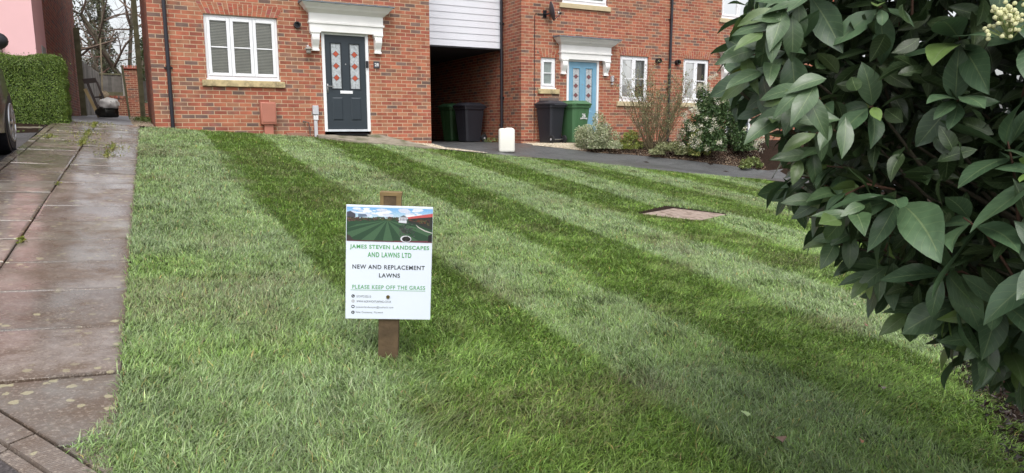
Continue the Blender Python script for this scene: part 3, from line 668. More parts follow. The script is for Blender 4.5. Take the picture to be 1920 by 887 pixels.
MB().box(UR - .02, UR - .002, V1 + .003, V1 + 2.1, -.6, 5.0).build('return_wall', MATS['plain_brick'], h28)
MB().prism([(UL - .3, 4.98), (UR + .3, 4.98), ((UL + UR) / 2, 6.9)], V1 - .3, V1 + 9.9).build('roof', M_roof, h28)
brick_arch(h28, V1, win[0], win[1], 2.065, splay=.12)
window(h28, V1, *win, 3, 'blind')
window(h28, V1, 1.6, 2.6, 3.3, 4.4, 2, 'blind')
# weathered stain on the sill is in its material; door set
front_door(h28, V1, duc, dz0, dz1, dW, M_anth, M_anthd, M_red)
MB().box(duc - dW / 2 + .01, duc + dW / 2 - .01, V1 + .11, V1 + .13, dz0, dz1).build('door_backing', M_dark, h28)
canopy(h28, V1, 3.82, 2.435)
downpipe(h28, .53, V1, -.02, 4.9)
vent(h28, 2.85, V1, 1.965, .062, .07)
lm = MB(); lx, lz = 3.035, 1.50
lm.tube([(lx, V1, lz + .07), (lx, V1 - .05, lz + .07), (lx, V1 - .11, lz + .045)], .022, 10); lp = lm.build('wall_lantern', M_gplas, h28, smooth=True)
l2 = MB(); l2.loft([[(lx + r * math.cos(a * math.pi / 6), V1 - .11 + r * math.sin(a * math.pi / 6), lz + zz) for a in range(12)] for r, zz in ((.03, .05), (.085, .015), (.085, .005), (.05, 0), (.05, -.06), (.035, -.075))]); l2.build('lantern_shade', mat('lantern_metal', (.30, .28, .25), .5), lp, smooth=True)
mb = MB(); mb.rbox(2.07, 2.36, V1 - .14, V1 + .0, .04, .47, .02); gb = mb.build('gas_meter_box', M_terra, h28, smooth=True)
MB().rbox(2.095, 2.335, V1 - .148, V1 - .135, .09, .45, .005).build('box_door', M_terra, gb)
MB().rbox(2.13, 2.30, V1 - .10, V1, -.25, .045, .006).build('box_riser', M_terra, gb)
mb = MB(); mb.rbox(3.075, 3.19, V1 - .08, V1, .24, .42, .008); cb = mb.build('cable_box', M_gplas, h28)
MB().rbox(3.085, 3.18, V1 - .07, V1, .13, .225, .008).build('junction_box', mat('white_plastic', (.66, .66, .68), .4), cb)
MB().rbox(3.095, 3.16, V1 - .06, V1, -.32, .125, .006).build('cable_trunking', M_gplas, cb)
mb = MB(); mb.tube([(2.92, V1, .10), (2.92, V1 - .06, .10), (2.98, V1 - .07, .08), (3.0, V1 - .07, -.05), (3.0, V1 - .07, -.3)], .012, 8); mb.tube([(2.9, V1 - .05, .1), (2.87, V1 - .05, .1)], .02, 8); mb.build('outside_tap', M_bplas, h28, smooth=True)
np_ = MB().rbox(4.365, 4.495, V1 - .02, V1 - .006, 1.20, 1.34, .004).build('number_plate', mat('slate_plate', (.045, .045, .055), .5), h28)
text('28', 'house_number', mat('number_white', (.75, .75, .75), .4), np_, .085, 4.43, 1.27, V1 - .0215, h=.065, off=.02)
MB().rbox(4.20, 4.25, V1 - .055, V1 - .012, 1.20, 1.335, .006).build('doorbell', M_black, h28)
MB().rbox(2.55, 2.96, V1 - .05, V1, -.28, -.115, .01).build('air_brick', mat('buff_plinth', (.30, .16, .11), .9), h28)
# cladding panel joining the houses over the passage
cl = bpy.data.objects.new('passage_bridge', None); C.objects.link(cl); cl.parent = h28
mb = MB(); z = 1.985
while z < 4.9: mb.add([(5.64, 16.40, z), (8.40, 16.40, z), (8.40, 16.412, z + .162), (5.64, 16.412, z + .162), (5.64, 16.44, z), (8.40, 16.44, z)], [(0, 1, 2, 3), (0, 4, 5, 1)]); z += .162
mb.build('cladding_boards', M_clad, cl)
MB().box(5.64, 8.40, 16.41, 16.45, 1.95, 1.985).build('soffit_edge', M_black, cl)
MB().box(5.64, 8.40, 16.45, 22.9, 1.96, 4.9).build('bridge_floor', M_dark, cl)
MB().box(5.63, 8.40, 22.9, 23.0, -.6, 4.9).build('passage_light_block', M_dark, cl)  # added unseen panel, shuts out light from the far end of the passage

# ================================================================== RIGHT HOUSE (blue door, number 26)
V2 = 15.4; UA, UB = 8.41, 13.03
h26 = thing('brick_house', 'red brick house with pale blue front door behind the bins', 'house')
b_uc, b_z1, b_z0 = 10.235, 1.70, -.28
w1 = (8.97, 9.41, .97, 1.71); w2 = (11.41, 12.36, .70, 1.87); wu = (9.58, 10.95, 3.10, 4.3)
brick_wall('front_wall', h26, (UA, V2), (1, 0), UB - UA, -.8, 5.0, [(w1[0] - UA, w1[1] - UA, w1[2], w1[3]), (w2[0] - UA, w2[1] - UA, w2[2], w2[3]), (b_uc - .5 - UA, b_uc + .5 - UA, b_z0 - .6, b_z1), (wu[0] - UA, wu[1] - UA, wu[2], wu[3])])
brick_wall('side_wall', h26, (UA, V2 + .001), (0, 1), 7.6, -.8, 5.0, (), nrm=(-1, 0), phase=1, dark=.95)
MB().box(UA + .012, UB - .001, V2 + 1.6, V2 + 7.6, -.8, 5.0).build('rear_wall', MATS['plain_brick'], h26)
brick_arch(h26, V2, w1[0], w1[1], 1.715, splay=.10); brick_arch(h26, V2, w2[0], w2[1], 1.875, splay=.10)
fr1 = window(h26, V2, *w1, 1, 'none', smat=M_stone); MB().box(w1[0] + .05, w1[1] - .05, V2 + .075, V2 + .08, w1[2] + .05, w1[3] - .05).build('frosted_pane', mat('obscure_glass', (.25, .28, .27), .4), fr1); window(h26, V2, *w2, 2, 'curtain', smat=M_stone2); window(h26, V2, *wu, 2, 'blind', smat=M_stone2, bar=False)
front_door(h26, V2, b_uc, b_z0, b_z1, .99, M_blue, mat('blue_bead', (.13, .31, .46), .5), M_reddk, handle=False)
MB().box(b_uc - .49, b_uc + .49, V2 + .11, V2 + .13, b_z0, b_z1).build('door_backing', M_dark, h26)
canopy(h26, V2, 10.27, 2.265, .96)
pp = MB(); pp.tube([(8.34, 16.33, -.42), (8.34, 16.33, 4.9)], .036, 12); pp = pp.build('downpipe', M_pipe, h26, smooth=True)
for z in (.75, 2.6): MB().tube([(8.34, 16.33, z - .03), (8.34, 16.33, z + .03)], .044, 12).box(8.34, 8.41, 16.3, 16.36, z - .012, z + .012).build('pipe_clip', M_black, pp)
MB().rbox(8.93, 9.48, V2 - .05, V2, .10, .72, .01).build('meter_box', M_bplas, h26)
MB().rbox(10.88, 10.99, V2 - .07, V2, -.13, .07, .008).build('outdoor_socket', M_gplas, h26)
MB().rbox(11.10, 11.17, V2 - .09, V2, 1.17, 1.33, .015).tube([(11.135, V2 - .05, 1.14), (11.135, V2 - .05, 1.10)], .03, 8).build('wall_light', M_gplas, h26)
vent(h26, 12.66, V2, 1.78, .07, .12)
cbm = MB(); cbm.tube([(9.05, V2 - .02, 2.75), (8.80, V2 - .012, 2.75), (8.78, V2 - .012, 2.7), (8.78, V2 - .012, -.33), (8.42, V2 - .012, -.33)], .007, 6); cbm.build('aerial_cable', M_black, h26)
# satellite dish
sd = thing('satellite_dish', 'small dark grey satellite dish on the brick wall beside the white hood', 'satellite dish', (9.07, V2, 2.76))
mb = MB(); mb.tube([(0, 0, 0), (0, -.12, -.02), (.05, -.16, .0)], .02, 8); mb.box(-.05, .05, -.012, 0, -.09, .09); mb.build('wall_bracket', M_black, sd, smooth=True)
dax = Vector((.93, -.30, .22)).normalized(); dX = dax.cross(Vector((0, 0, 1))).normalized(); dY = dX.cross(dax); ctr = Vector((.06, -.17, .04))
rings = []
for i in range(6):
    r = .235 * i / 5; rings.append([ctr + dX * (r * .9 * math.cos(2 * math.pi * k / 20)) + dY * (r * math.sin(2 * math.pi * k / 20)) + dax * (.055 * (i / 5) ** 2) for k in range(20)])
rings += [[p + dax * -.006 for p in rg] for rg in rings[::-1]]
MB().loft(rings, cap=False).build('dish', mat('dish_grey', (.075, .08, .10), .45), sd, smooth=True)
mb = MB(); e = ctr - dY * .22 + dax * .03; lnb = ctr + dax * .27 - dY * .09; mb.tube([e, lnb], .009, 6); arm = mb.build('feed_arm', M_black, sd)
MB().tube([lnb, lnb - dax * .06 + dY * .02], .026, 10).build('receiver_head', M_black, arm); MB().tube([lnb - dax * .06 + dY * .02, lnb - dax * .08 + dY * .025], .028, 10).build('receiver_cap', M_upvc, arm)

# third house beyond the shared downpipe
h24 = thing('brick_house', 'red brick house at the end of the terrace half behind the big leaves', 'house')
UC = 20.0; w3 = (13.60, 14.55, .70, 1.88)
brick_wall('front_wall', h24, (UB, V2), (1, 0), UC - UB, -.8, 5.0, [(w3[0] - UB, w3[1] - UB, w3[2], w3[3]), (15.8 - .5 - UB, 15.8 + .5 - UB, -.9, 1.7), (14.95 - UB, 16.3 - UB, 3.1, 4.3)], phase=0)
MB().box(UB + .001, UC - .012, V2 + 1.6, V2 + 7.6, -.8, 5.0).build('rear_wall', MATS['plain_brick'], h24)
brick_arch(h24, V2, w3[0], w3[1], 1.885, splay=.10); window(h24, V2, *w3, 2, 'drape', smat=M_stone2)
window(h24, V2, 14.95, 16.3, 3.1, 4.3, 2, 'blind', smat=M_stone2)
front_door(h24, V2, 15.8, -.28, 1.70, .99, M_anth, M_anthd, M_red, handle=False); canopy(h24, V2, 15.75, 2.265, .96)
MB().box(15.31, 16.29, V2 + .11, V2 + .13, -.28, 1.7).build('door_backing', M_dark, h24)
downpipe(h24, UB + .04, V2, -.5, 4.9, .036); vent(h24, 13.34, V2, 1.77, .07, .12)
MB().prism([(UB - .001, 4.99), (UC + .3, 4.99), (UC + .3, 5.1), (UB - .001, 5.1)], V2 - .3, V2 + 7.9).build('roof', M_roof, h24)
MB().prism([(UA - .2, 4.99), (UB - .003, 4.99), (UB - .003, 5.1), (UA - .2, 5.1)], V2 - .3, V2 + 7.9).build('roof', M_roof, h26)

# doorstep and mat
mb = MB(); x0, x1 = 3.12, 4.5
zs_ = lambda x, y: g(x, y)
V = [(3.14, 14.385, -.16), (4.45, 14.385, -.16), (5.3, 14.385, -.36), (5.35, 13.25, -.435), (3.75, 13.55, -.285), (3.10, 14.02, -.175)]
top = [(x, y, z) for x, y, z in V]; bot = [(x, y, z - .35) for x, y, z in V]; n = len(V)
mb.add(top + bot, [tuple(range(n))] + [(i, (i + 1) % n, n + (i + 1) % n, n + i) for i in range(n)])
st = mb.build('doorstep', M_conc); tag(st, 'mossy concrete doorstep ramping down from the dark grey door', 'doorstep', kind='thing')
dm = MB().rbox(3.50, 4.16, 14.10, 14.36, -.158, -.145, .004).build('doormat', M_mat); tag(dm, 'black rubber mat at the foot of the dark grey door', 'doormat')

# ================================================================== PINK HOUSE, HEDGE, LOW WALL
hp = thing('pink_house', 'pink rendered house with dark brick side wall left of the alley', 'house')
UP = -1.57; VP_ = 15.5
MB().box(-8.5, UP - .0, VP_, VP_ + 1.75, -.5, 5.2).build('pink_wall', M_pink, hp)
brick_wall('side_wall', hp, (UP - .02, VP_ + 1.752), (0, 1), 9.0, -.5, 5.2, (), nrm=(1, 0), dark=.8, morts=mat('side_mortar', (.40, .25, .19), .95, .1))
MB().box(-8.5, UP - .03, VP_ + 1.76, VP_ + 10.7, -.5, 5.2).build('rear_wall', MATS['plain_brick'], hp)
MB().prism([(-8.8, 5.2), (UP + .2, 5.2), (-4.9, 7)], VP_ - .3, VP_ + 11).build('roof', M_roof, hp)
# its window: only the right corner of the frame and sill shows
wf = window(hp, VP_ - .06, -3.50, -2.255, 1.53, 2.8, 2, 'none', sill=False, room=False)
MB().rbox(-3.65, -2.07, VP_ - .10, VP_ + .03, 1.30, 1.50, .01).build('stone_sill', mat('grey_sill', (.17, .14, .11), .85, .2), wf)
MB().rbox(UP - .004, UP + .012, VP_ + .9, VP_ + 1.5, 1.22, 1.55, .004).build('vent_cover', mat('vent_grey', (.30, .33, .33), .6), hp)

def hedge(name, x0, x1, y0, y1, z0, z1):
    t = thing(name, 'neatly clipped box shaped green hedge in front of the pink house', 'hedge', (0, 0, 0))
    n = 62000; q = .09
    P = rng.uniform((x0, y0, z0), (x1, y1, z1), (n, 3)); face = rng.choice(4, n, p=[.5, .22, .22, .06]); dep = rng.exponential(.03, n)
    P[face == 0, 1] = y0 + dep[face == 0]; P[face == 1, 0] = x1 - dep[face == 1]; P[face == 2, 2] = z1 - dep[face == 2]; P[face == 3, 0] = x0 + dep[face == 3]
    # rounded shoulders and a lumpy face
    c = np.array([(x0 + x1) / 2, (y0 + y1) / 2, (z0 + z1) / 2]); h = np.array([(x1 - x0) / 2, (y1 - y0) / 2, (z1 - z0) / 2]); D = (P - c)
    over = np.maximum(np.abs(D) - (h - q), 0); L = np.linalg.norm(over[:, [0, 1, 2]], axis=1); sc = np.where(L > q, q / np.maximum(L, 1e-6), 1)[:, None]
    P = c + np.sign(D) * (np.minimum(np.abs(D), h - q) + over * sc)
    P += .022 * np.sin(P[:, [1, 2, 0]] * 9 + 1) + .012 * np.sin(P[:, [2, 0, 1]] * 27) + rng.normal(0, .009, P.shape) * (1 + 3 * (rng.uniform(0, 1, (n, 1)) < .06))
    N = np.zeros((n, 3)); N[face == 0, 1] = -1; N[face == 1, 0] = 1; N[face == 2, 2] = 1; N[face == 3, 0] = -1; N += rng.normal(0, .6, N.shape)
    cols = palette(n, [(.11, .18, .022), (.155, .235, .035), (.065, .12, .015), (.21, .29, .06)], [4, 3, 2, 1])
    small_leaves('foliage', P, N, .022, cols, M_leaf, t, .55)
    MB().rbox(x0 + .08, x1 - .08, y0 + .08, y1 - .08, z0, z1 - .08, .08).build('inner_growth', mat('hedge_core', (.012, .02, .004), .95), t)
hedge('hedge', -3.2, -1.09, 14.02, 14.9, 0.0, 1.17)
mb = MB()
for i in range(9): mb.rbox(-1.42 - .45 * (i + 1) + .004, -1.42 - .45 * i, 13.88, 14.0, -.3, .0, .012)
lw = mb.build('low_wall', mat('old_concrete', (.17, .15, .11), .95, .3, 9, .5, 40, stain=(.05, .06, .02), sscale=5, sthr=(.5, .65))); tag(lw, 'low weathered concrete edging wall under the clipped hedge', 'wall', kind='thing')

# ================================================================== CAR (nose towards the viewer, mostly out of frame)
car = thing('parked_car', 'dark grey car parked on the drive at the left edge beside the hedge', 'car', (-2.365, 10.24, -.29), math.pi)
M_carp = mat('car_paint', (.028, .03, .03), .3, .1, 60, coat=.6); M_tyre = mat('tyre', (.014, .014, .016), .75, .2, 40); M_rim = mat('alloy', (.5, .5, .52), .3, .05, metal=.9)
def car_ring(y, w, zl, zb, zr=None, wr=None):
    p = [(-w, zl), (-w - .02, (zl + zb) / 2), (-w + .02, zb)]
    if zr: p += [(-wr, zr - .05), (-wr + .12, zr), (wr - .12, zr), (wr, zr - .05)]
    else: p += [(-w + .10, zb + .05), (-w + .3, zb + .09), (w - .3, zb + .09), (w - .10, zb + .05)]
    p += [(w - .02, zb), (w + .02, (zl + zb) / 2), (w, zl)]
    return [(x, y, z) for x, z in p]
rg = [car_ring(-1.02, .60, .30, .62), car_ring(-.95, .80, .24, .78), car_ring(-.72, .91, .22, .90), car_ring(-.3, .95, .22, .97), car_ring(.35, .95, .22, 1.04),
      car_ring(.75, .95, .22, 1.06, 1.25, .74), car_ring(1.25, .95, .22, 1.07, 1.58, .66), car_ring(2.6, .95, .22, 1.08, 1.62, .66), car_ring(3.2, .88, .25, 1.08, 1.50, .64), car_ring(3.5, .80, .35, 1.0, 1.12, .6)]
body = MB().loft(rg).build('body', M_carp, car, smooth=True)
for x in (-.94, .94):
    for y in (-.28, 2.45):
        s = 1 if x > 0 else -1
        a = MB(); a.tube([(x - s * .20, y, .345), (x + s * .016, y, .345)], .39, 28); a.build('wheel_arch', M_black, body)
        wh = MB(); n = 32
        wh.loft([[(x + s * xo, y + r * math.cos(2 * math.pi * k / n), .34 + r * math.sin(2 * math.pi * k / n)) for k in range(n)] for xo, r in ((-.20, .27), (-.20, .32), (-.17, .338), (-.01, .338), (.025, .325), (.035, .27), (.028, .235))])
        wo_ = wh.build('wheel', M_tyre, car, smooth=True)
        rm = MB(); rm.tube([(x + s * .0, y, .34), (x + s * .031, y, .34)], .232, 28); rm.build('hub_back', M_black, wo_)
        sp = MB()
        for k in range(10):
            a_ = 2 * math.pi * k / 10; sp.obox((x + s * .036, y + .125 * math.cos(a_), .34 + .125 * math.sin(a_)), (.006, 0, 0), (0, .10 * math.cos(a_), .10 * math.sin(a_)), (0, -.017 * math.sin(a_), .017 * math.cos(a_)))
        nn = 28; sp.loft([[(x + s * xo, y + r * math.cos(2 * math.pi * k / nn), .34 + r * math.sin(2 * math.pi * k / nn)) for k in range(nn)] for xo, r in ((.03, .238), (.042, .232), (.042, .215), (.03, .21))]); sp.tube([(x + s * .03, y, .34), (x + s * .045, y, .34)], .05, 12)
        sp.build('rim', M_rim, wo_, smooth=True)
for s in (-1, 1):
    mr_ = MB(); mr_.ball((s * 1.02, .66, 1.22), (.13, .09, .10), 14, 8); mr_.tube([(s * .86, .70, 1.08), (s * .97, .66, 1.17)], .03, 8); mi = mr_.build('wing_mirror', M_black, car, smooth=True)
    MB().obox((s * 1.02, .575, 1.20), (.10, 0, 0), (0, .015, 0), (0, 0, .012)).build('indicator_strip', M_upvc, mi)
    MB().obox((s * .66, -.86, .74), (.13, s * .04, 0), (0, .03, 0), (0, .02, .06)).build('headlight', M_frost, body)
MB().add([(-.66, .72, 1.13), (.66, .72, 1.13), (.6, 1.22, 1.56), (-.6, 1.22, 1.56)], [(0, 1, 2, 3)]).build('windscreen', M_glass, body)
MB().rbox(-.45, .45, -1.045, -.98, .42, .56, .01).build('grille', M_black, body)
MB().rbox(-.74, .74, -1.02, -.90, .22, .36, .03).build('bumper_trim', M_black, body)
MB().box(.895, .915, .3, .306, .35, 1.0).build('door_gap', M_black, body)

# ================================================================== ALLEY END
M_board = mat('fence_board', (0, 0, 0), .9, .25, 5, .4, 50, attr=True)
def boards(mb, x0, x1, y, z0, z1, w_=.11, top=.28):
    x = x0; k = 0
    while x < x1: mb.box(x, min(x + w_ + .015, x1), y - .01 * (k % 2), y + .012 - .01 * (k % 2), z0, z1 + rnd.uniform(-.008, .008), (lambda q: (q, q * .93, q * .83))(top * rnd.uniform(.65, 1.2))); mb.box(x - .004, x + .006, y + .02, y + .03, z0, z1, (.01, .01, .01)); x += w_; k += 1
gz = lambda x, y: g(x, y)
f1 = thing('wooden_fence', 'tall grey board fence running back along the left of the alley', 'fence', (-1.50, 26.6, g(-1.5, 26.6)), R(90) - math.atan2(.30, 5.3) * -1 * 0)
mb = MB(); boards(mb, 0, 5.3, 0, .0, 1.70); f1.rotation_euler[2] = math.atan2(5.3, .22); mb.build('fence_boards', M_board, f1, col=True)
mb = MB(); mb.box(0, 5.3, .014, .05, .3, .38); mb.box(0, 5.3, .014, .05, 1.35, 1.43); mb.build('rail', M_wood, f1)
def post(name, label, x, y, h, w_=.1, lean=0, m=M_mossy, dz=0):
    o = MB().loft([[(sx * w_ / 2 + lean * t, sy * w_ / 2, h * t) for sx, sy in ((-1, -1), (1, -1), (1, 1), (-1, 1))] for t in (0, .35, .7, 1)]).build(name, m); o.location = (x, y, g(x, y) - .02 + dz); return tag(o, label, 'post')
post('gate_post', 'tall mossy wooden post against the dark brick side wall in the alley', -1.46, 24.6, 2.55, .15)
post('gate_post', 'mossy wooden post by the corner of the red brick house', .10, 24.4, 4.3, .14)
post('timber_prop', 'thin brown timber prop leaning by the brick pier', -.30, 27.5, 1.75, .07, -.1)
post('timber_prop', 'thin pale stick rising behind the grey board fence', -1.10, 28.0, 2.6, .045, .12, mat('pale_timber', (.42, .36, .24), .8))
bw = thing('garden_wall', 'low red brick wall with tall square pier at the alley end', 'wall', (0, 0, 0))
zb = g(-.8, 32)
brick_wall('low_wall', bw, (-1.6, 32.0), (1, 0), 1.16, zb - .05, zb + .66, (), dark=.75); brick_wall('low_wall_end', bw, (.12, 32.0), (1, 0), 1.0, zb - .05, zb + .50, (), dark=.75)
mb = MB(); [mb.box(-1.6 + .075 * i, -1.6 + .075 * i + .065, 31.97, 32.2, zb + .661, zb + .76, brick_col()) for i in range(16)]; mb.build('coping_bricks', M_brick, bw, col=True)
MB().box(-1.6, 1.1, 32.01, 32.2, zb - .05, zb + .49).build('wall_core', MATS['plain_brick'], bw)
pr = brick_wall('pier', bw, (-.44, 31.85), (1, 0), .56, zb - .05, zb + 1.80, (), dark=.85); MB().box(-.435, .115, 31.856, 32.3, zb - .05, zb + 1.8).build('pier_core', MATS['plain_brick'], pr)
mb = MB(); mb.rbox(-.50, .18, 31.79, 32.36, zb + 1.801, zb + 1.86, .01, brick_col()); [mb.box(-.46 + .09 * i, -.46 + .09 * i + .07, 31.84, 32.3, zb + 1.861, zb + 1.93 + rnd.uniform(0, .04), brick_col()) for i in range(7)]; mb.build('pier_cap', M_brick, pr, col=True)
f2 = thing('wooden_fence', 'grey board fence panel on top of the low brick wall', 'fence', (-1.55, 32.1, zb + .77)); mb = MB(); boards(mb, 0, 1.04, 0, .08, .82, top=.15); mb.build('fence_boards', M_board, f2, col=True)
MB().box(0, 1.04, -.03, -.012, .0, .14).build('gravel_board', M_mossy, f2); MB().box(0, 1.04, -.03, -.012, .80, .86).build('capping_rail', M_mossy, f2); MB().box(1.05, 1.12, -.05, .05, -.1, 1.1).build('concrete_post', mat('post_concrete', (.32, .31, .28), .9), f2)
f3 = thing('wooden_fence', 'short dark board fence between the brick pier and the house corner', 'fence', (.15, 32.1, zb + .52)); mb = MB(); boards(mb, .06, 1.0, 0, .08, .85, top=.12); mb.build('fence_boards', M_board, f3, col=True)
MB().box(0, .06, -.05, .05, 0, 1.3).build('concrete_post', MATS['post_concrete'], f3)
# discarded things stacked against the fence
jx, jy = -1.28, 21.2; jz = g(jx, jy)
tt = thing('broken_chair', 'dark brown wooden chair frame tipped against the alley wall', 'chair', (jx + .12, jy, jz)); A = Vector((.34, -.02, .12)); U_ = Vector((-.22, .05, .80)); 
M_dw = mat('dark_varnish', (.035, .018, .012), .35, .2)
mb = MB(); mb.obox(A + U_ * .5 - Vector((.09, 0, 0)), U_ * .5, (.03, 0, .008), (0, .04, 0)); mb.build('leg', M_dw, tt)
mb = MB(); mb.obox(A + U_ * .5 + Vector((.13, 0, .0)), U_ * .47, (.025, 0, .007), (0, .04, 0)); mb.build('leg', M_dw, tt)
mb = MB(); mb.obox(A + U_ + Vector((-.02, 0, .01)), (.15, 0, .02), (0, .04, 0), (-.02, 0, .06)); mb.build('backrest', M_dw, tt)
for k in (.25, .5): MB().obox(A + U_ * k + Vector((.02, .02, 0)), (.10, 0, .01), (0, .015, 0), (0, 0, .02)).build('stretcher', M_dw, tt)
pl = MB().obox(Vector((jx + .23, jy - .1, jz + .36)), (-.13, 0, .36), (.035, 0, .012), (0, .02, .0)).build('plank', mat('raw_plank', (.46, .35, .17), .7, .1)); tag(pl, 'pale yellow plank leaning in front of the tipped dark chair', 'plank')
def sack(name, label, c, r, m, seed):
    rr = np.random.default_rng(seed); mb = MB(); mb.ball((0, 0, 0), 1, 22, 14); V = np.array(mb.V); ph = rr.uniform(0, 6, 6)
    d_ = 1 + .09 * np.sin(V[:, 0] * 5 + ph[0]) * np.sin(V[:, 2] * 6 + ph[1]) + .07 * np.sin(V[:, 1] * 9 + ph[2] + V[:, 0] * 7) + .05 * np.sin(V[:, 2] * 15 + V[:, 0] * 11 + ph[3])
    V = V * d_[:, None] * np.array(r); V[:, 2] = np.maximum(V[:, 2], -r[2] * .75); mb.V = [tuple(v) for v in V]; o = mb.build(name, m, smooth=True); o.location = c; return tag(o, label, 'bag')
sack('rubble_bag', 'crumpled black rubbish bag on the ground beside the leaning plank', (jx + .56, jy - .3, jz + .13), (.26, .25, .18), mat('black_bag', (.02, .022, .02), .3, .3, 12), 3)
sack('rubble_bag', 'torn white plastic bag lying on top of the black rubbish bag', (jx + .62, jy - .40, jz + .34), (.23, .18, .15), mat('white_bag', (.8, .8, .78), .4, .15, 8, stain=(.05, .06, .05), sscale=4, sthr=(.62, .68)), 5)
sack('cushion', 'round cream cushion behind the tipped chair', (jx + .50, jy + .25, jz + .55), (.12, .1, .14), mat('cream_cloth', (.45, .36, .25), .9), 9)['category'] = 'cushion'

# trees beyond the alley
def tree(name, label, x, y, h, r0, seed, ivy=0., spread=.55, lean=0., twm=M_twig, depth=5, leafy=0, tz=None):
    rr = random.Random(seed); t = thing(name, label, 'tree', (x, y, g(x, y) - .1), group='bare trees beyond the alley')
    tr = MB(); cr = MB(); tips = []
    def grow(mb, p, d_, L, r, lv):
        n = 4; pts = [p]; rad = [r]; q = p.copy(); dd = d_.copy()
        for i in range(n):
            dd = (dd + Vector((rr.gauss(0, .12), rr.gauss(0, .12), rr.gauss(0.03, .08)))).normalized(); q = q + dd * L / n; pts.append(q.copy()); rad.append(r * (1 - .42 * (i + 1) / n))
        mb.tube(pts, rad, 8 if lv == 0 else (5 if lv < 3 else 3), cap=False)
        if lv >= 2: tips.append(pts[2]); tips.append(pts[-1])
        if lv < depth:
            for k in range(rr.choice((2, 3, 3)) + (4 if lv == 0 else 0)):
                i = rr.randint(1, n) if lv else rr.randint(2, n); s = pts[i]
                ax = Vector((rr.gauss(0, 1), rr.gauss(0, 1), rr.gauss(.25, .5))).normalized()
                nd = (dd * (1 - spread) + ax * (spread + .25 * rr.random())).normalized(); grow(cr, s, nd, L * rr.uniform(.45, .75) * (.75 if lv == 0 else 1), rad[i] * rr.uniform(.4, .65), lv + 1)
    grow(tr, Vector((0, 0, 0)), Vector((lean, 0, 1)).normalized(), h * .62, r0, 0)
    tr.build('trunk', M_bark, t, smooth=True); cr.build('crown', twm, t, smooth=True)
    if ivy or leafy:
        P = []; n = int(ivy)
        tp = [Vector(v) for v in tr.V]
        for k in range(n): P.append(rr.choice(tp) + Vector((rr.gauss(0, .11), rr.gauss(0, .11), rr.gauss(0, .5))))
        for k in range(leafy): P.append(rr.choice(tips) + Vector((rr.gauss(0, .2), rr.gauss(0, .2), rr.gauss(0, .2))))
        P = np.array([tuple(p) for p in P]); small_leaves('ivy_leaves', P, rng.normal(size=P.shape), .10, palette(len(P), [(.06, .08, .02), (.09, .11, .04), (.04, .06, .015)], [2, 1, 2]), M_leaf, t, .8)
    return t
tree('bare_tree', 'ivy clad bare tree rising above the dark brick side wall', -2.75, 36, 8.5, .14, 1, 3200, .5, .05)
tree('bare_tree', 'slender bare tree left of the evergreen above the board fence', -2.2, 39, 9.5, .10, 2, 500, .55, -.05)
tree('bare_tree', 'bare tree with crooked dark limb leaning over the brick pier', .15, 37, 8, .15, 5, 600, .6, -.16)
tree('bare_tree', 'ivy covered trunk close to the corner of the brick house', .10, 33.5, 9, .13, 8, 4200, .5, .0)
tree('bare_tree', 'thin reddish bare tree with tangled twigs over the fence panel', -1.35, 38, 6.0, .07, 13, 0, .75, 0, mat('red_twig', (.20, .11, .09), .9), 5)
tree('bare_tree', 'pale bare tree in the middle of the gap between the houses', -.6, 43, 10, .12, 21, 400, .6, .08)
ev = thing('evergreen_tree', 'dark broad evergreen standing among the bare trees beyond the alley', 'tree', (-1.45, 42, g(-1.4, 42)))
MB().tube([(0, 0, 0), (.05, 0, 3), (0, 0, 7.5)], [.22, .15, .03], 8).build('trunk', M_bark, ev, smooth=True)
n = 15000; zz = rng.uniform(.6, 7.6, n); ra = (1.05 - .10 * zz).clip(.1) * np.sqrt(rng.uniform(.05, 1, n)) * (1 + .25 * np.sin(zz * 5)); an = rng.uniform(0, 6.28, n)
keep = (np.sin(an * 3 + zz * 2.2) + np.sin(zz * 4.1 + an)) > -.7
P = np.c_[ra * np.cos(an), ra * np.sin(an), zz - .25 * ra][keep]; small_leaves('crown', P, rng.normal(size=P.shape), .11, palette(len(P), [(.08, .09, .05), (.12, .12, .07), (.15, .11, .075)], [3, 2, 1]), M_leaf, ev, .45)

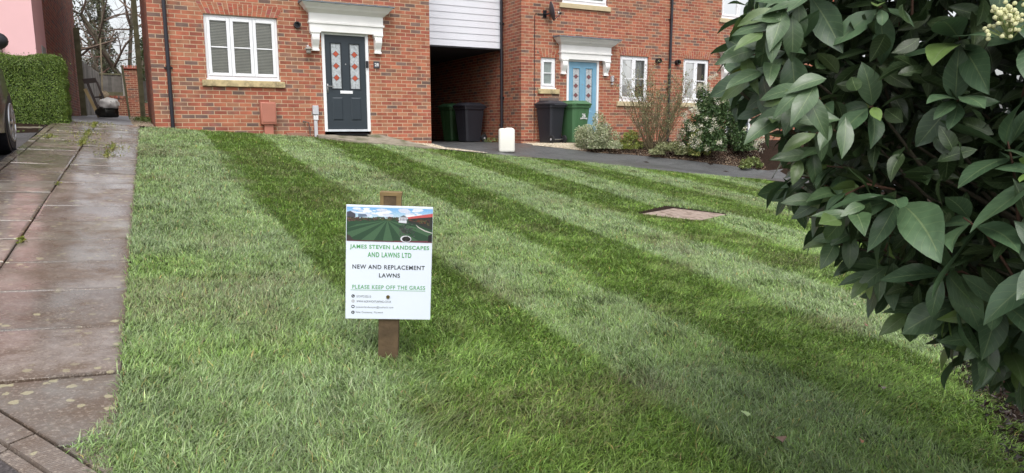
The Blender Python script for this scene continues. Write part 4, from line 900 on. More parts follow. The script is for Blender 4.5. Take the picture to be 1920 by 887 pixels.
# ================================================================== BINS, CONTAINER
def bin_(label, x, y, rz, bm_, lid, number=False, group='wheelie bins'):
    t = thing('wheelie_bin', label, 'wheelie bin', (x, y, g(x, y) + .004), rz, group)
    W, D, H_ = .27, .33, .93     # half widths at the top; front faces -y
    def ring(k, z, e=0): w_, d_ = W * k + e, D * k + e; c = .045; return [(-w_ + c, -d_, z), (w_ - c, -d_, z), (w_, -d_ + c, z), (w_, d_ - c, z), (w_ - c, d_, z), (-w_ + c, d_, z), (-w_, d_ - c, z), (-w_, -d_ + c, z)]
    b = MB(); b.loft([ring(.74, .02), ring(.76, .06), ring(.80, .22), ring(.98, .86), ring(1.0, .87, .02), ring(1.0, .93, .025)])
    body = b.build('bin_body', bm_, t, smooth=True)
    f_ = MB()
    for s in (-1, 1): f_.loft([[(s * .10 - .012, -D * .80 - .006, .24), (s * .10 + .012, -D * .80 - .006, .24), (s * .10 + .012, -D * .80 + .01, .24), (s * .10 - .012, -D * .80 + .01, .24)], [(s * .10 - .012, -D * .975 - .006, .84), (s * .10 + .012, -D * .975 - .006, .84), (s * .10 + .012, -D * .975 + .01, .84), (s * .10 - .012, -D * .975 + .01, .84)]])
    f_.build('front_ribs', bm_, body)
    l = MB(); l.loft([ring(1.0, .932, .035), ring(1.0, .965, .04), ring(.97, .985, .02), ring(.86, 1.02), ring(.80, 1.028)]); l.rbox(-.20, .20, -D - .06, -D + .02, .945, .975, .01); lidb = l.build('lid', lid, t, smooth=True)
    for s in (-1, 1): MB().rbox(s * .13 - .095, s * .13 + .095, -.24, .2, 1.015, 1.042, .012).build('lid_panel', lid, lidb)
    h = MB(); h.tube([(-.24, D + .02, .90), (-.24, D + .09, .93), (.24, D + .09, .93), (.24, D + .02, .90)], .016, 8); h.build('handle', lid, t, smooth=True)
    for s in (-1, 1):
        w_ = MB(); n = 20; w_.loft([[(s * xo, D * .80 + .05 + r * math.cos(2 * math.pi * k / n), .10 + r * math.sin(2 * math.pi * k / n)) for k in range(n)] for xo, r in ((.20, .06), (.205, .098), (.255, .098), (.26, .085), (.258, .055))]); wl = w_.build('wheel', M_tyre, t, smooth=True)
        MB().tube([(s * .25, D * .80 + .05, .10), (s * .263, D * .80 + .05, .10)], .028, 10).build('hub', M_gplas, wl)
    MB().tube([(-.22, D * .80 + .05, .10), (.22, D * .80 + .05, .10)], .012, 8).build('axle', M_steel, t)
    return t, body
M_bgreen = mat('bin_green', (.065, .155, .070), .42, .06, 3); M_bgreen2 = mat('bin_dark_green', (.02, .06, .02), .45, .1, 3); M_bblk = mat('bin_black', (.022, .023, .030), .42, .1, 3)
# positions (u, v) on the ground
g26, gbody = bin_('mid green wheelie bin marked 26 in front of the blue door', 9.62, 14.85, R(4), M_bgreen, M_bgreen)
nm = text('26', 'bin_number', MATS['number_white'], gbody, .11, .06, .68, -.322, h=.10, off=.025); nm.rotation_euler = (0, 0, 0)
mk = MB(); [mk.box(-.04 + i * .027, -.02 + i * .027, -.318, -.317, .60 - .012 * abs(i - 3.5) / 3.5, .622) for i in range(8)]; mk.build('address_marks', MATS['number_white'], gbody)
bw_ = bin_('black wheelie bin with its wheels forward against the wall beside the blue door', 9.02, 15.0, R(190), M_bblk, M_bblk)[0]; bw_.scale = (.88, .92, 1)
bin_('black wheelie bin in the covered passage nearest the drive', 7.86, 17.3, R(-75), M_bblk, M_bblk)
bin_('dark green wheelie bin pushed behind the black one in the covered passage', 7.78, 18.15, R(-75), M_bgreen2, mat('lid_green', (.04, .11, .05), .45))

# white plastic container on the drive
jp = gp(950, 286); jc = thing('jerrycan', 'white plastic container standing alone on the wet drive', 'container', (jp[0], jp[1], jp[2] + .003), R(-24))
M_jer = mat('hdpe', (.78, .77, .70), .45, .04, 6, stain=(.45, .36, .22), sscale=7, sthr=(.63, .74))
mb = MB(); mb.rbox(-.17, .17, -.13, .13, 0, .51, .05, seg=4); jb = mb.build('container_body', M_jer, jc, smooth=True)
MB().tube([(-.08, .0, .495), (-.08, 0, .512)], .03, 14).build('cap', M_jer, jc, smooth=True)
MB().rbox(-.02, .12, -.02, .02, .50, .522, .01).build('grip', M_jer, jc)
# dark blue tub behind the bed
mb = MB(); n = 18; mb.loft([[(r * math.cos(2 * math.pi * k / n), r * math.sin(2 * math.pi * k / n), z) for k in range(n)] for z, r in ((0, .22), (.3, .27), (.34, .29), (.38, .29), (.48, .22), (.55, .10), (.57, .02))]); tb = mb.build('lidded_tub', mat('navy_plastic', (.012, .02, .07), .35), smooth=True)
tb.scale = (.85, .85, .85); tb.location = (13.75, 15.0, g(13.75, 15.0)); tag(tb, 'dark blue domed tub between the shrubs below the right hand window', 'tub')

# ================================================================== SIGN ON POST
sp_ = gp(727, 677)
sg = thing('lawn_sign', 'white landscaping sign board on a short wooden post in the striped lawn', 'sign', (sp_[0], sp_[1], sp_[2] - .02), R(-22))
TL = .044
def tilt(o): o.rotation_euler = (0, TL, 0)
M_post = mat('treated_post', (.095, .062, .032), .85, .35, 9, .5, 30)
po = MB(); po.rbox(-.048, .048, .0, .075, -.06, .83, .004); po = po.build('post', M_post, sg); tilt(po)
ed = MB(); ed.box(-.051, .051, -.003, .078, .822, .838); ed.box(-.049, -.033, -.003, 0, .70, .822); ed.box(.026, .049, -.003, 0, .70, .822); ed = ed.build('cut_edge', mat('fresh_wood', (.20, .135, .055), .75, .25, 20), po)
Wb, Hb = .400, .545; K = .400 / 155.5
bz0 = .232
bd = bpy.data.objects.new('board', None); C.objects.link(bd); bd.parent = sg; tilt(bd)
MB().rbox(-Wb / 2 - .002, Wb / 2 - .002, -.012, -.006, bz0, bz0 + Hb, .0015, seg=1).build('panel', mat('sign_white', (.72, .78, .88), .35, .01), bd)
def bx(px): return -Wb / 2 - .002 + px * K
def bzz(py): return bz0 + Hb - py * (Hb / 213)
M_sgr = mat('sign_green', (.10, .36, .13), .5, .02); M_sbl = mat('sign_black', (.02, .025, .03), .5, .02)
def line(s, x0, x1, y, h, m, off=0., nm='lettering'): text(s, nm, m, bd, (x1 - x0) * K, bx((x0 + x1) / 2), bzz(y), -.0128, h=h * K, off=off, spc=1.14)
line('JAMES STEVEN LANDSCAPES', 7, 150, 77.5, 9.5, M_sgr, .028)
line('AND LAWNS LTD', 39, 118, 91, 9.5, M_sgr, .028)
line('NEW AND REPLACEMENT', 12, 143, 114, 8, M_sbl, .02)
line('LAWNS', 60, 98, 129.5, 8, M_sbl, .02)
line('PLEASE KEEP OFF THE GRASS', 12, 144.5, 152, 7.5, M_sgr, .016)
MB().box(bx(9), bx(145), -.0127, -.0122, bzz(158.3), bzz(157.6)).build('underline', M_sgr, bd)
line('07597220213', 20, 46, 170, 4, M_sbl); line('WWW.NORWICHTURFING.CO.UK', 20, 83, 179.5, 4, M_sbl); line('jstevenlandscapes@outlook.com', 19, 87, 190.5, 4.8, M_sbl); line('New Costessey, Norwich', 19, 68, 200.5, 4.6, M_sbl)
def disc(cx, cz, r, y, n=18): return [(cx + r * math.cos(2 * math.pi * k / n), y, cz + r * math.sin(2 * math.pi * k / n)) for k in range(n)]
for i, (py, c) in enumerate(((169.5, M_sbl), (179, M_gplas), (189.5, M_sbl), (200.5, M_sbl))):
    MB().add(disc(bx(13.6), bzz(py), 3.1 * K, -.0127), [tuple(range(18))]).build('icon', c, bd)
    w_ = MB(); X, Z = bx(13.6), bzz(py); y = -.0131
    if i == 0: w_.tube([(X - .003, y, Z + .003), (X - .001, y, Z - .001), (X + .003, y, Z - .003)], .0012, 4)
    if i == 1: w_.box(X - .007, X + .007, y - .0002, y, Z - .0004, Z + .0004); w_.box(X - .0004, X + .0004, y - .0002, y, Z - .007, Z + .007)
    if i == 2: w_.box(X - .0045, X + .0045, y - .0002, y, Z - .003, Z + .003)
    if i == 3: w_.add(disc(X, Z + .001, .0025, y), [tuple(range(18))]); w_.add([(X - .002, y, Z), (X + .002, y, Z), (X, y, Z - .0055)], [(0, 1, 2)])
    w_.build('icon_mark', MATS['sign_white'], bd)
MB().tube([(bx(77), -.016, bzz(170)), (bx(77), -.011, bzz(170))], .0085, 14).build('screw', mat('rusty_screw', (.10, .07, .02), .5, .3, 90), bd)
# printed photograph: a striped lawn with borders, summerhouse and sky
def photo():
    mb = MB(); X0, X1, Y0, Y1 = 1.2, 155, 3.8, 66.5; y = [-.0125]
    def Q(pts, c): c = tuple(x * .58 + .012 for x in c) if y[0] < -.01251 and max(c) < .5 else c; mb.add([(bx(X0 + (X1 - X0) * a), y[0], bzz(Y0 + (Y1 - Y0) * b_)) for a, b_ in pts], [tuple(range(len(pts)))], c); y[0] -= .0000012
    for i in range(10): Q([(0, i * .035), (1, i * .035), (1, i * .035 + .036), (0, i * .035 + .036)], (.18 + .04 * i, .42 + .03 * i, .75))
    rr = random.Random(4)
    for k in range(46):
        cx, cy = rr.choice([rr.uniform(.02, .5), rr.uniform(.02, .5), rr.uniform(.65, .85)]), rr.uniform(.03, .25); a = rr.uniform(.02, .07); Q([(cx + a * math.cos(t) if 0 < cx + a * math.cos(t) < 1 else cx, max(0.005, cy + a * .7 * math.sin(t))) for t in [j * .785 for j in range(8)]], rr.choice([(.72, .76, .86), (.80, .82, .88), (.6, .65, .78)]))
    dim = .62
    Q([(0, .33), (.3, .33), (.5, .32), (.75, .33), (1, .3), (1, 1), (0, 1)], (.03, .11, .05))
    hz = .375; vx = .47
    bs = [-1.7, -1.1, -.65, -.3, -.02, .155, .31, .42, .54, .66, .86, 1.15, 1.6, 2.3]
    for k in range(len(bs) - 1):
        c = (.085, .20, .095) if k % 2 else (.03, .10, .045); q = []
        for j in range(6):
            t = j / 5; q.append((min(1, max(0, vx + (bs[k] - vx) * t * 1.0 + (.0) + (.02 * (bs[k] - vx)))), hz + (1 - hz) * t))
        for j in range(5, -1, -1):
            t = j / 5; q.append((min(1, max(0, vx + (bs[k + 1] - vx) * t + .02 * (bs[k + 1] - vx))), hz + (1 - hz) * t))
        Q(q, c)
    Q([(0, .15), (.04, .12), (.1, .2), (.1, .3), (0, .32)], (.10, .10, .14)); Q([(.13, .2), (.22, .2), (.24, .27), (.13, .3)], (.22, .30, .45))
    Q([(.70, .26), (1, .13), (1, .24), (.72, .32)], (.55, .10, .10)); Q([(.7, .31), (1, .23), (1, .62), (.86, .50), (.72, .42)], (.035, .04, .035))
    Q([(.605, .27), (.66, .2), (.705, .27)], (.2, .2, .24)); Q([(.61, .27), (.70, .27), (.695, .44), (.60, .42)], (.65, .66, .72))
    for k in range(5): Q([(.622 + .016 * k, .29), (.63 + .016 * k, .29), (.63 + .016 * k, .36), (.622 + .016 * k, .36)], (.10, .12, .2))
    for k in range(420):
        s = rr.random()
        if s < .5: cx = rr.uniform(.0, .33); cy = .34 + rr.uniform(-.05, .08) * (1 - cx * 2); c = rr.choice([(.05, .07, .03), (.12, .05, .04), (.03, .035, .03), (.10, .13, .04), (.22, .12, .10)])
        elif s < .75: cx = rr.uniform(.3, .6); cy = rr.uniform(.28, .36); c = rr.choice([(.06, .10, .04), (.12, .15, .05), (.04, .06, .03), (.15, .07, .08)])
        else: cx = rr.uniform(.72, .97); cy = .34 + (cx - .72) * rr.uniform(-.1, .6); c = rr.choice([(.04, .07, .03), (.12, .03, .03), (.02, .03, .02), (.16, .14, .05), (.2, .06, .03)])
        a = rr.uniform(.004, .017); Q([(min(1, max(0, cx + a * math.cos(t))), cy + a * 1.6 * math.sin(t)) for t in [j * 1.05 for j in range(6)]], c)
    Q([(.80, .46), (.84, .54), (.92, .64), (1, .70), (1, .72), (.91, .66), (.83, .55)], (.6, .58, .55))
    Q([(0, .80), (.04, .84), (.09, 1), (0, 1)], (.07, .055, .05)); Q([(.0, .97), (1, .97), (1, 1), (0, 1)], (.16, .04, .06)); Q([(.55, .965), (1, .94), (1, 1), (.55, 1)], (.24, .06, .09))
    Q([(.69 + .065 * math.cos(t), .90 + .10 * math.sin(t) if .90 + .10 * math.sin(t) < 1 else 1) for t in [j * .5236 for j in range(12)]], (.7, .7, .75)); Q([(.695 + .052 * math.cos(t), min(1, .905 + .08 * math.sin(t))) for t in [j * .5236 for j in range(12)]], (.02, .018, .016))
    for k in range(110):
        cx, cy = .69 + rr.gauss(0, .045), .66 + rr.gauss(0, .09); a = rr.uniform(.004, .014); Q([(cx + a * math.cos(t), cy + a * 1.8 * math.sin(t)) for t in [j * 1.57 for j in range(4)]], rr.choice([(.07, .08, .08), (.13, .13, .14), (.03, .045, .03), (.10, .08, .08)]))
    Q([(.955, .78), (1, .74), (1, .97), (.95, .97)], (.012, .012, .015))
    pm = mat('photo_print', (0, 0, 0), .35, .10, 160, attr=True)
    o = mb.build('printed_photo', pm, bd, col=True)
    me = o.data
    return o
photo()

# ================================================================== INSPECTION COVER IN THE LAWN
mc = [(5.42, 6.80), (6.28, 7.20), (6.86, 6.82), (6.0, 6.40)]
MANHOLE = [(5.30, 6.80), (6.28, 7.36), (6.93, 6.80), (6.0, 6.37)]
Vt = [(x, y, g(x, y) + .000) for x, y in mc]; Vb = [(x, y, z - .06) for x, y, z in Vt]
sheet('cover_surround', [(5.28, 6.80), (6.28, 7.40), (6.99, 6.82), (6.0, 6.33)], -.001, M_soil, .3)
mb = MB().add(Vt + Vb, [(0, 1, 2, 3)] + [(i, (i + 1) % 4, 4 + (i + 1) % 4, 4 + i) for i in range(4)]); mh = mb.build('drain_cover', mat('pink_concrete', (.30, .235, .195), .9, .2, 20, .5, 60, stain=(.16, .11, .08), sscale=9, sthr=(.5, .62))); tag(mh, 'square pinkish concrete drain cover sunk in the lawn', 'drain cover')

# ================================================================== LAWN
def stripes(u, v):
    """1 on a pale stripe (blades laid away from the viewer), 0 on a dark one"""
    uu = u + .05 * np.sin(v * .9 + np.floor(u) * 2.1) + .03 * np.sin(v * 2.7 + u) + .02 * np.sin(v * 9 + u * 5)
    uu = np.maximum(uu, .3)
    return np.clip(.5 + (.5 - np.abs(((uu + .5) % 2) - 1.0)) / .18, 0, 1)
def vnoise(u, v, s, seed):
    r = np.random.default_rng(seed); T_ = r.uniform(0, 1, (64, 64)); x, y = u / s, v / s; x0, y0 = np.floor(x).astype(int), np.floor(y).astype(int); fx, fy = sm(x - x0), sm(y - y0)
    a = T_[x0 % 64, y0 % 64]; b_ = T_[(x0 + 1) % 64, y0 % 64]; c = T_[x0 % 64, (y0 + 1) % 64]; d_ = T_[(x0 + 1) % 64, (y0 + 1) % 64]
    return (a * (1 - fx) + b_ * fx) * (1 - fy) + (c * (1 - fx) + d_ * fx) * fy
def lawn():
    bands = [(0, 2.2, 36000), (2.2, 3.2, 31000), (3.2, 4.5, 22000), (4.5, 6.5, 14500), (6.5, 9, 7500), (9, 12, 5000), (12, 18, 3800)]
    lp = np.array(LAWN); lo, hi = lp.min(0), lp.max(0); allP = []; allw = []
    for d0, d1, dens in bands:
        n = int((hi[0] - lo[0]) * (hi[1] - lo[1]) * dens); 
        # sample polar sector to save work
        a0, a1 = R(-10), R(75); area = (a1 - a0) * (d1 ** 2 - max(d0, .9) ** 2) / 2; n = int(area * dens)
        rr_ = np.sqrt(rng.uniform(max(d0, .9) ** 2, d1 ** 2, n)); an = rng.uniform(a0, a1, n); P = np.c_[rr_ * np.sin(an), rr_ * np.cos(an)]
        wob = .05 * np.sin(P[:, 0] * 19 + P[:, 1] * 7) + .04 * np.sin(P[:, 0] * 43) + rng.normal(0, .03, n); PW = P + np.where((P[:, 0] > 2)[:, None], np.c_[wob, -wob * .8], 0); k = in_poly(PW, LAWN) & ~in_poly(P, MANHOLE) & (rng.uniform(0, 1, n) < .55 + .9 * vnoise(P[:, 0], P[:, 1], .11, 77)); P = P[k]; allP.append(P); allw.append(np.full(len(P), (d0 + d1) / 2))
    # blades creeping over the edges
    P = np.concatenate(allP); D = np.concatenate(allw); n = len(P)
    P[:, 0] += np.where(P[:, 0] < 0, rng.normal(0, .012, n), 0)
    u, v = P[:, 0], P[:, 1]; dist = np.hypot(u, v)
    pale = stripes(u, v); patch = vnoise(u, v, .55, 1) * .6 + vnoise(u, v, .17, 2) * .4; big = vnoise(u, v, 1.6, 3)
    roll = vnoise(u * .3, v, .42, 9)                       # turf rolls laid across
    nearf = np.clip((4.5 - dist) / 2.5, 0, 1); L = (.032 + .030 * rng.uniform(0, 1, n) ** 2) * (.75 + .6 * patch) * (1 + .22 * nearf); Wd = (.0031 + .00042 * np.clip(dist - 1.5, 0, 11)) * rng.uniform(.65, 1.35, n)
    # lean: pale stripes lie away (+v), dark stripes towards (-v)
    sgn = pale * 2 - 1; flow = (vnoise(u, v, .22, 5) - .5) * 3.4 + (vnoise(u, v, .06, 6) - .5) * 1.5 + rng.normal(0, .95, n)
    flow2 = np.where(rng.uniform(0, 1, n) < .15 + .5 * nearf, rng.uniform(-3, 3, n), flow)
    dx, dy = np.sin(flow2), np.cos(flow2) * sgn; dx = dx + .15
    lean = rng.uniform(.5, 1.9, n) + .3 * vnoise(u, v, .13, 8)
    z0 = G(u, v) - .004
    # tip offsets
    h1 = L * .5 * np.cos(lean * .45); r1 = L * .5 * np.sin(lean * .45); h2 = h1 + L * .5 * np.cos(lean * .95) * .9; r2 = r1 + L * .5 * np.sin(lean * .95)
    h2 = np.maximum(h2, .006)
    wa = rng.uniform(0, 6.28, n); wdx, wdy = np.cos(wa), np.sin(wa); 
    # blade width direction mostly across its lean
    px_, py_ = -dy, dx; q = .65; wx, wy = px_ * q + wdx * (1 - q), py_ * q + wdy * (1 - q); nn = np.hypot(wx, wy); wx, wy = wx / nn * Wd, wy / nn * Wd
    B0 = np.c_[u - wx / 2, v - wy / 2, z0]; B1 = np.c_[u + wx / 2, v + wy / 2, z0]
    M0 = np.c_[u + dx * r1 - wx * .42, v + dy * r1 - wy * .42, z0 + h1]; M1 = np.c_[u + dx * r1 + wx * .42, v + dy * r1 + wy * .42, z0 + h1]
    Tp = np.c_[u + dx * r2, v + dy * r2, z0 + h2]
    V = np.stack([B0, B1, M1, M0, Tp], 1).reshape(-1, 3); i = np.arange(n) * 5
    Q = np.stack([i, i + 1, i + 2, i + 3], 1); T3 = np.stack([i + 3, i + 2, i + 4], 1)
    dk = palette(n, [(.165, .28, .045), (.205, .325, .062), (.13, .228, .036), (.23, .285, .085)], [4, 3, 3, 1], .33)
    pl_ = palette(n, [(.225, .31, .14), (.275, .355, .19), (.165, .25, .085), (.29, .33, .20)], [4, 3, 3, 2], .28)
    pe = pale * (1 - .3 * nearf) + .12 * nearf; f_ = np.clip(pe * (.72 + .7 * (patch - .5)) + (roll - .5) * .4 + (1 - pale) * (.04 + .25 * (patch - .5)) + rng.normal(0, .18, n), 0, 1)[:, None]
    col = dk * (1 - f_) + pl_ * f_  # stripe contrast paints bent-blade reflection into the colour; pale blades are also sager
    col *= (.82 + .36 * big)[:, None]
    yel = rng.uniform(0, 1, n) < .022; col[yel] = palette(int(yel.sum()), [(.38, .30, .10), (.34, .24, .14), (.42, .38, .18)], [2, 1, 1])
    # dry worn patches near the front
    dry = np.clip((vnoise(u, v, .5, 12) - .62) * 4, 0, 1) * (rng.uniform(0, 1, n) < .5); col = col * (1 - dry[:, None] * .6) + np.array((.20, .17, .10)) * dry[:, None] * .6
    col *= np.exp(rng.normal(0, .22, (n, 1))) * (.80 + .42 * vnoise(u, v, .07, 31))[:, None]
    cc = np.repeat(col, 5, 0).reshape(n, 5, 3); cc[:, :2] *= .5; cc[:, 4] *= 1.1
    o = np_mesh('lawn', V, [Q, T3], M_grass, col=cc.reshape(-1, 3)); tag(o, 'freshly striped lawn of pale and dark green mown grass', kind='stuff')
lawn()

# fallen leaves
def fallen(label, px, py, L, col, seed, ang, flat=.02):
    p = gp(px, py); r = random.Random(seed); t = np.array([[math.cos(ang), math.sin(ang), .25]]); 
    o = leaf_mesh('fallen_leaf', np.array([[0, 0, 0.]]), t, np.array([[-.35, -.9, .55]]), np.array([L]), np.array([L * .62]), np.array([col]), M_bigleaf, None, droop=.35, fold=.5, wav=.05)
    o.location = (p[0], p[1], p[2] + .045); tag(o, label, 'leaf'); return o
fallen('brown curled dead leaf lying on the grass near the front', 1466, 850, .11, (.27, .15, .11), 1, 1.2)
fallen('pale lime leaf lying on the grass left of the brown curled leaf', 1400, 800, .068, (.42, .58, .22), 2, 1.0)
fallen('small rusty red leaf on the dark grass beside the shrub', 1620, 622, .06, (.22, .06, .04), 3, .2)
fallen('pale pinkish leaf on the dark grass under the shrub edge', 1600, 582, .05, (.45, .32, .25), 4, .5)
fallen('grey brown leaf half hidden in grass near the shrub soil', 1655, 745, .06, (.16, .11, .09), 5, .9)
fallen('tiny orange leaf on the grass at the lower right', 1613, 848, .03, (.45, .16, .06), 6, .4)
fallen('dark leaf at the lawn edge against the paving flags', 240, 506, .05, (.05, .03, .02), 7, 1.4)

# weeds and moss in the paving joints
wp = []
for cx, cy, n_, s_ in ((-.73, 12.6, 110, .28), (-.73, 11.5, 130, .22), (-1.15, 11.9, 60, .12), (-.35, 11.0, 90, .18), (-.4, 10.2, 45, .16), (-.76, 5.6, 16, .03), (-.74, 7.9, 12, .03), (-1.5, 8.2, 50, .08), (-.7, 14.2, 140, .3)):
    q = rng.normal(0, 1, (n_ * 3, 2)) * np.array([s_ * .55, s_]); q[:, 0] = np.where(rng.uniform(0, 1, len(q)) < .6, q[:, 0] * .12, q[:, 0]); wp.append(q + (cx, cy))
wp = np.concatenate(wp); Pw = np.c_[wp, G(wp[:, 0], wp[:, 1]) + .015 + rng.uniform(0, .02, len(wp))]
ww = small_leaves('moss', Pw, rng.normal(size=Pw.shape) + (0, 0, 1), .028, palette(len(Pw), [(.16, .19, .03), (.24, .24, .05), (.10, .13, .03)], [2, 2, 1]), M_leaf, None, .5); tag(ww, 'yellow green moss and weeds growing in the paving joints', kind='stuff')
# weeds by the alley verge and by the drive
q = np.concatenate([rng.normal(0, 1, (500, 2)) * (.12, .9) + (.08, 20), rng.normal(0, 1, (160, 2)) * (.14, .12) + (8.25, 16.6), rng.normal(0, 1, (120, 2)) * (.2, .04) + (-1.9, 13.78)])
Pw = np.c_[q, G(q[:, 0], q[:, 1]) + rng.uniform(.0, .12, len(q))]
ww = small_leaves('weeds', Pw, rng.normal(size=Pw.shape), .045, palette(len(Pw), [(.09, .15, .03), (.14, .2, .05)], [2, 2]), M_leaf, None, .5); tag(ww, 'small green weeds along the foot of the walls', kind='stuff')

# ================================================================== SHRUBS IN THE FAR BED
def stems(t, base_r, n, h, spread, seed, m=M_twig, r0=.008, wig=.06, fork=2):
    rr = random.Random(seed); mb = MB(); tips = []
    for k in range(n):
        a = rr.uniform(0, 6.28); p = Vector((base_r * rr.random() * math.cos(a), base_r * rr.random() * math.sin(a), 0)); L = h * rr.uniform(.6, 1.05); d_ = Vector((math.cos(a) * spread * rr.random(), math.sin(a) * spread * rr.random(), 1)).normalized(); pts = [p]
        for i in range(6): d_ = (d_ + Vector((rr.gauss(0, wig), rr.gauss(0, wig), .02))).normalized(); pts.append(pts[-1] + d_ * L / 6)
        mb.tube(pts, [r0 * (1 - .12 * i) for i in range(7)], 4, cap=False); tips += pts[2:]
        for f_ in range(fork):
            i = rr.randint(2, 5); e = Vector((rr.gauss(0, .6), rr.gauss(0, .6), 1)).normalized(); q = [pts[i]]
            for j in range(3): e = (e + Vector((rr.gauss(0, wig * 1.5), rr.gauss(0, wig * 1.5), 0))).normalized(); q.append(q[-1] + e * L * .13)
            mb.tube(q, [r0 * .5, r0 * .45, r0 * .35, r0 * .25], 3, cap=False); tips += q[1:]
    mb.build('stems', m, t); return tips
def mound(n, r, seed, clumps=26, cs=.22):
    rr = np.random.default_rng(seed); c = rr.normal(size=(clumps, 3)); c /= np.linalg.norm(c, axis=1, keepdims=True); c[:, 2] = np.abs(c[:, 2]) * 1.15 - .12; c *= rr.uniform(.45, .85, (clumps, 1))
    k = rr.integers(0, clumps, n); d_ = rr.normal(size=(n, 3)); d_ /= np.linalg.norm(d_, axis=1, keepdims=True); d_ *= (cs * rr.uniform(.3, 1.1, (n, 1)) ** .6); P = (c[k] + d_) * np.array(r); P[:, 2] = np.abs(P[:, 2]) + .02; return P, d_
def shrub(name, label, px, py, r, n, size, cols, wts, seed, asp=.55, clumps=26, cs=.24, dv=0, grp=None, st=8, gx=None):
    p = gp(px, py); x, y = (p[0], p[1] + dv); t = thing(name, label, 'shrub', (x, y, g(x, y)), 0, grp)
    P, N = mound(n, r, seed, clumps, cs); small_leaves('foliage', P, N + rng.normal(0, .35, N.shape), size * rng.uniform(.7, 1.3, n), palette(n, cols, wts, .22), M_leaf, t, asp)
    stems(t, r[0] * .3, st, r[2] * .8, .8, seed); return t
shrub('variegated_shrub', 'rounded pale cream and sage shrub in front of the green bin', 1126, 282, (.74, .55, .80), 12000, .038, [(.40, .43, .26), (.26, .31, .15), (.52, .52, .36), (.13, .18, .07)], [4, 3, 2, 1], 31, dv=.1)
sh = shrub('twig_shrub', 'low yellow green shrub right of the cream shrub', 1188, 285, (.36, .34, .50), 3200, .035, [(.28, .32, .06), (.16, .20, .04), (.09, .12, .03)], [3, 2, 1], 32, dv=.15)
p = gp(1236, 290); tw = thing('twiggy_shrub', 'tall thin bare shrub with sparse leaves between the two windows', 'shrub', (p[0], p[1] + .2, g(p[0], p[1] + .2)))
tips = stems(tw, .18, 60, 1.95, .70, 40, mat('olive_stem', (.16, .13, .07), .9, .3), .0085, .07, 3)
pk = [rnd.choice(tips) for _ in range(4200)]; P = np.array([tuple(q + Vector((rnd.gauss(0, .035), rnd.gauss(0, .035), rnd.gauss(0, .035)))) for q in pk]); small_leaves('leaves', P, rng.normal(size=P.shape), .044, palette(len(P), [(.13, .17, .07), (.24, .22, .09), (.22, .10, .06), (.32, .34, .18)], [4, 2, 1.5, 1.5]), M_leaf, tw, .45)
shrub('variegated_shrub', 'sprawling pale leaved groundcover shrub at the foot of the bare twigs', 1262, 295, (.70, .35, .34), 4200, .04, [(.36, .37, .20), (.22, .24, .10), (.14, .17, .06)], [3, 3, 2], 34, dv=.1)
shrub('variegated_shrub', 'golden edged evergreen shrub left of the white flowered bush', 1313, 297, (.36, .36, .74), 4200, .042, [(.38, .38, .10), (.12, .19, .04), (.50, .48, .22)], [3, 3, 1], 35, dv=.1)
vb = shrub('flowering_shrub', 'dark green bush dotted with white flower heads in the far bed', 1374, 305, (1.12, .8, 1.78), 21000, .06, [(.05, .10, .028), (.08, .14, .045), (.035, .07, .02), (.16, .21, .09)], [4, 3, 2, 1], 36, clumps=60, cs=.20, dv=.45)
P, N = mound(170, (1.15, .85, 1.85), 36, 60, .2); fl = []
for k in range(170):
    c = P[k]; c = c * (.98 / max(.3, np.linalg.norm(c / np.array((1.15, .85, 1.85))))); fl.append(c[None] + rng.normal(0, .032, (45, 3)))
fl = np.concatenate(fl); small_leaves('flower_heads', fl, rng.normal(size=fl.shape), .022, palette(len(fl), [(.75, .72, .62), (.62, .56, .40), (.5, .5, .3)], [3, 1, 1]), M_leaf, vb, .9)
shrub('variegated_shrub', 'small straggly green plant below the white flowered bush', 1410, 318, (.40, .25, .28), 1200, .05, [(.12, .16, .04), (.2, .24, .07)], [2, 1], 37, dv=.05)
# long stems of the cream shrub reaching over the bin
p = gp(1100, 279)

# ================================================================== BIG VIBURNUM AT THE RIGHT
vt = thing('viburnum_bush', 'large glossy leaved evergreen bush filling the right of the view', 'bush', (2.9, .9, g(2.9, .9)))
O = np.array([2.9, .9, g(2.9, .9)])
def at(px, py, Z): return (cF + cR * (px - 960) / F + cU * (443.5 - py) / F) * Z
blobs = [(at(1970, 60, 2.1), (.84, .86, .92)), (at(1605, 80, 1.95), (.30, .34, .40)), (at(1735, 310, 1.85), (.27, .30, .28)), (at(1690, 425, 2.0), (.18, .2, .12)), (at(1920, 420, 1.85), (.42, .42, .36)), (at(1880, 555, 1.9), (.20, .24, .15)),
         (at(2150, 400, 1.65), (.5, .5, .42)), (at(1545, 110, 1.9), (.21, .2, .22)), (at(1605, 300, 2.0), (.16, .2, .20)), (at(1760, 0, 2.3), (.6, .6, .5)), (at(1990, 540, 2.3), (.4, .4, .34)), (at(1715, 505, 2.1), (.13, .14, .12)), (at(1775, 565, 2.0), (.10, .12, .08)), (at(1880, 625, 1.95), (.14, .15, .11)), (at(1960, 640, 2.2), (.25, .25, .22))]
def field(P): return np.min([np.linalg.norm((P - c) / np.array(r), axis=1) for c, r in blobs], axis=0)
def grad(P):
    best = np.full(len(P), 1e9); N = np.zeros_like(P)
    for c, r in blobs:
        q = (P - c) / np.array(r); d_ = np.linalg.norm(q, axis=1); k = d_ < best; best[k] = d_[k]; N[k] = (q / np.array(r))[k]
    return N / np.linalg.norm(N, axis=1, keepdims=True)
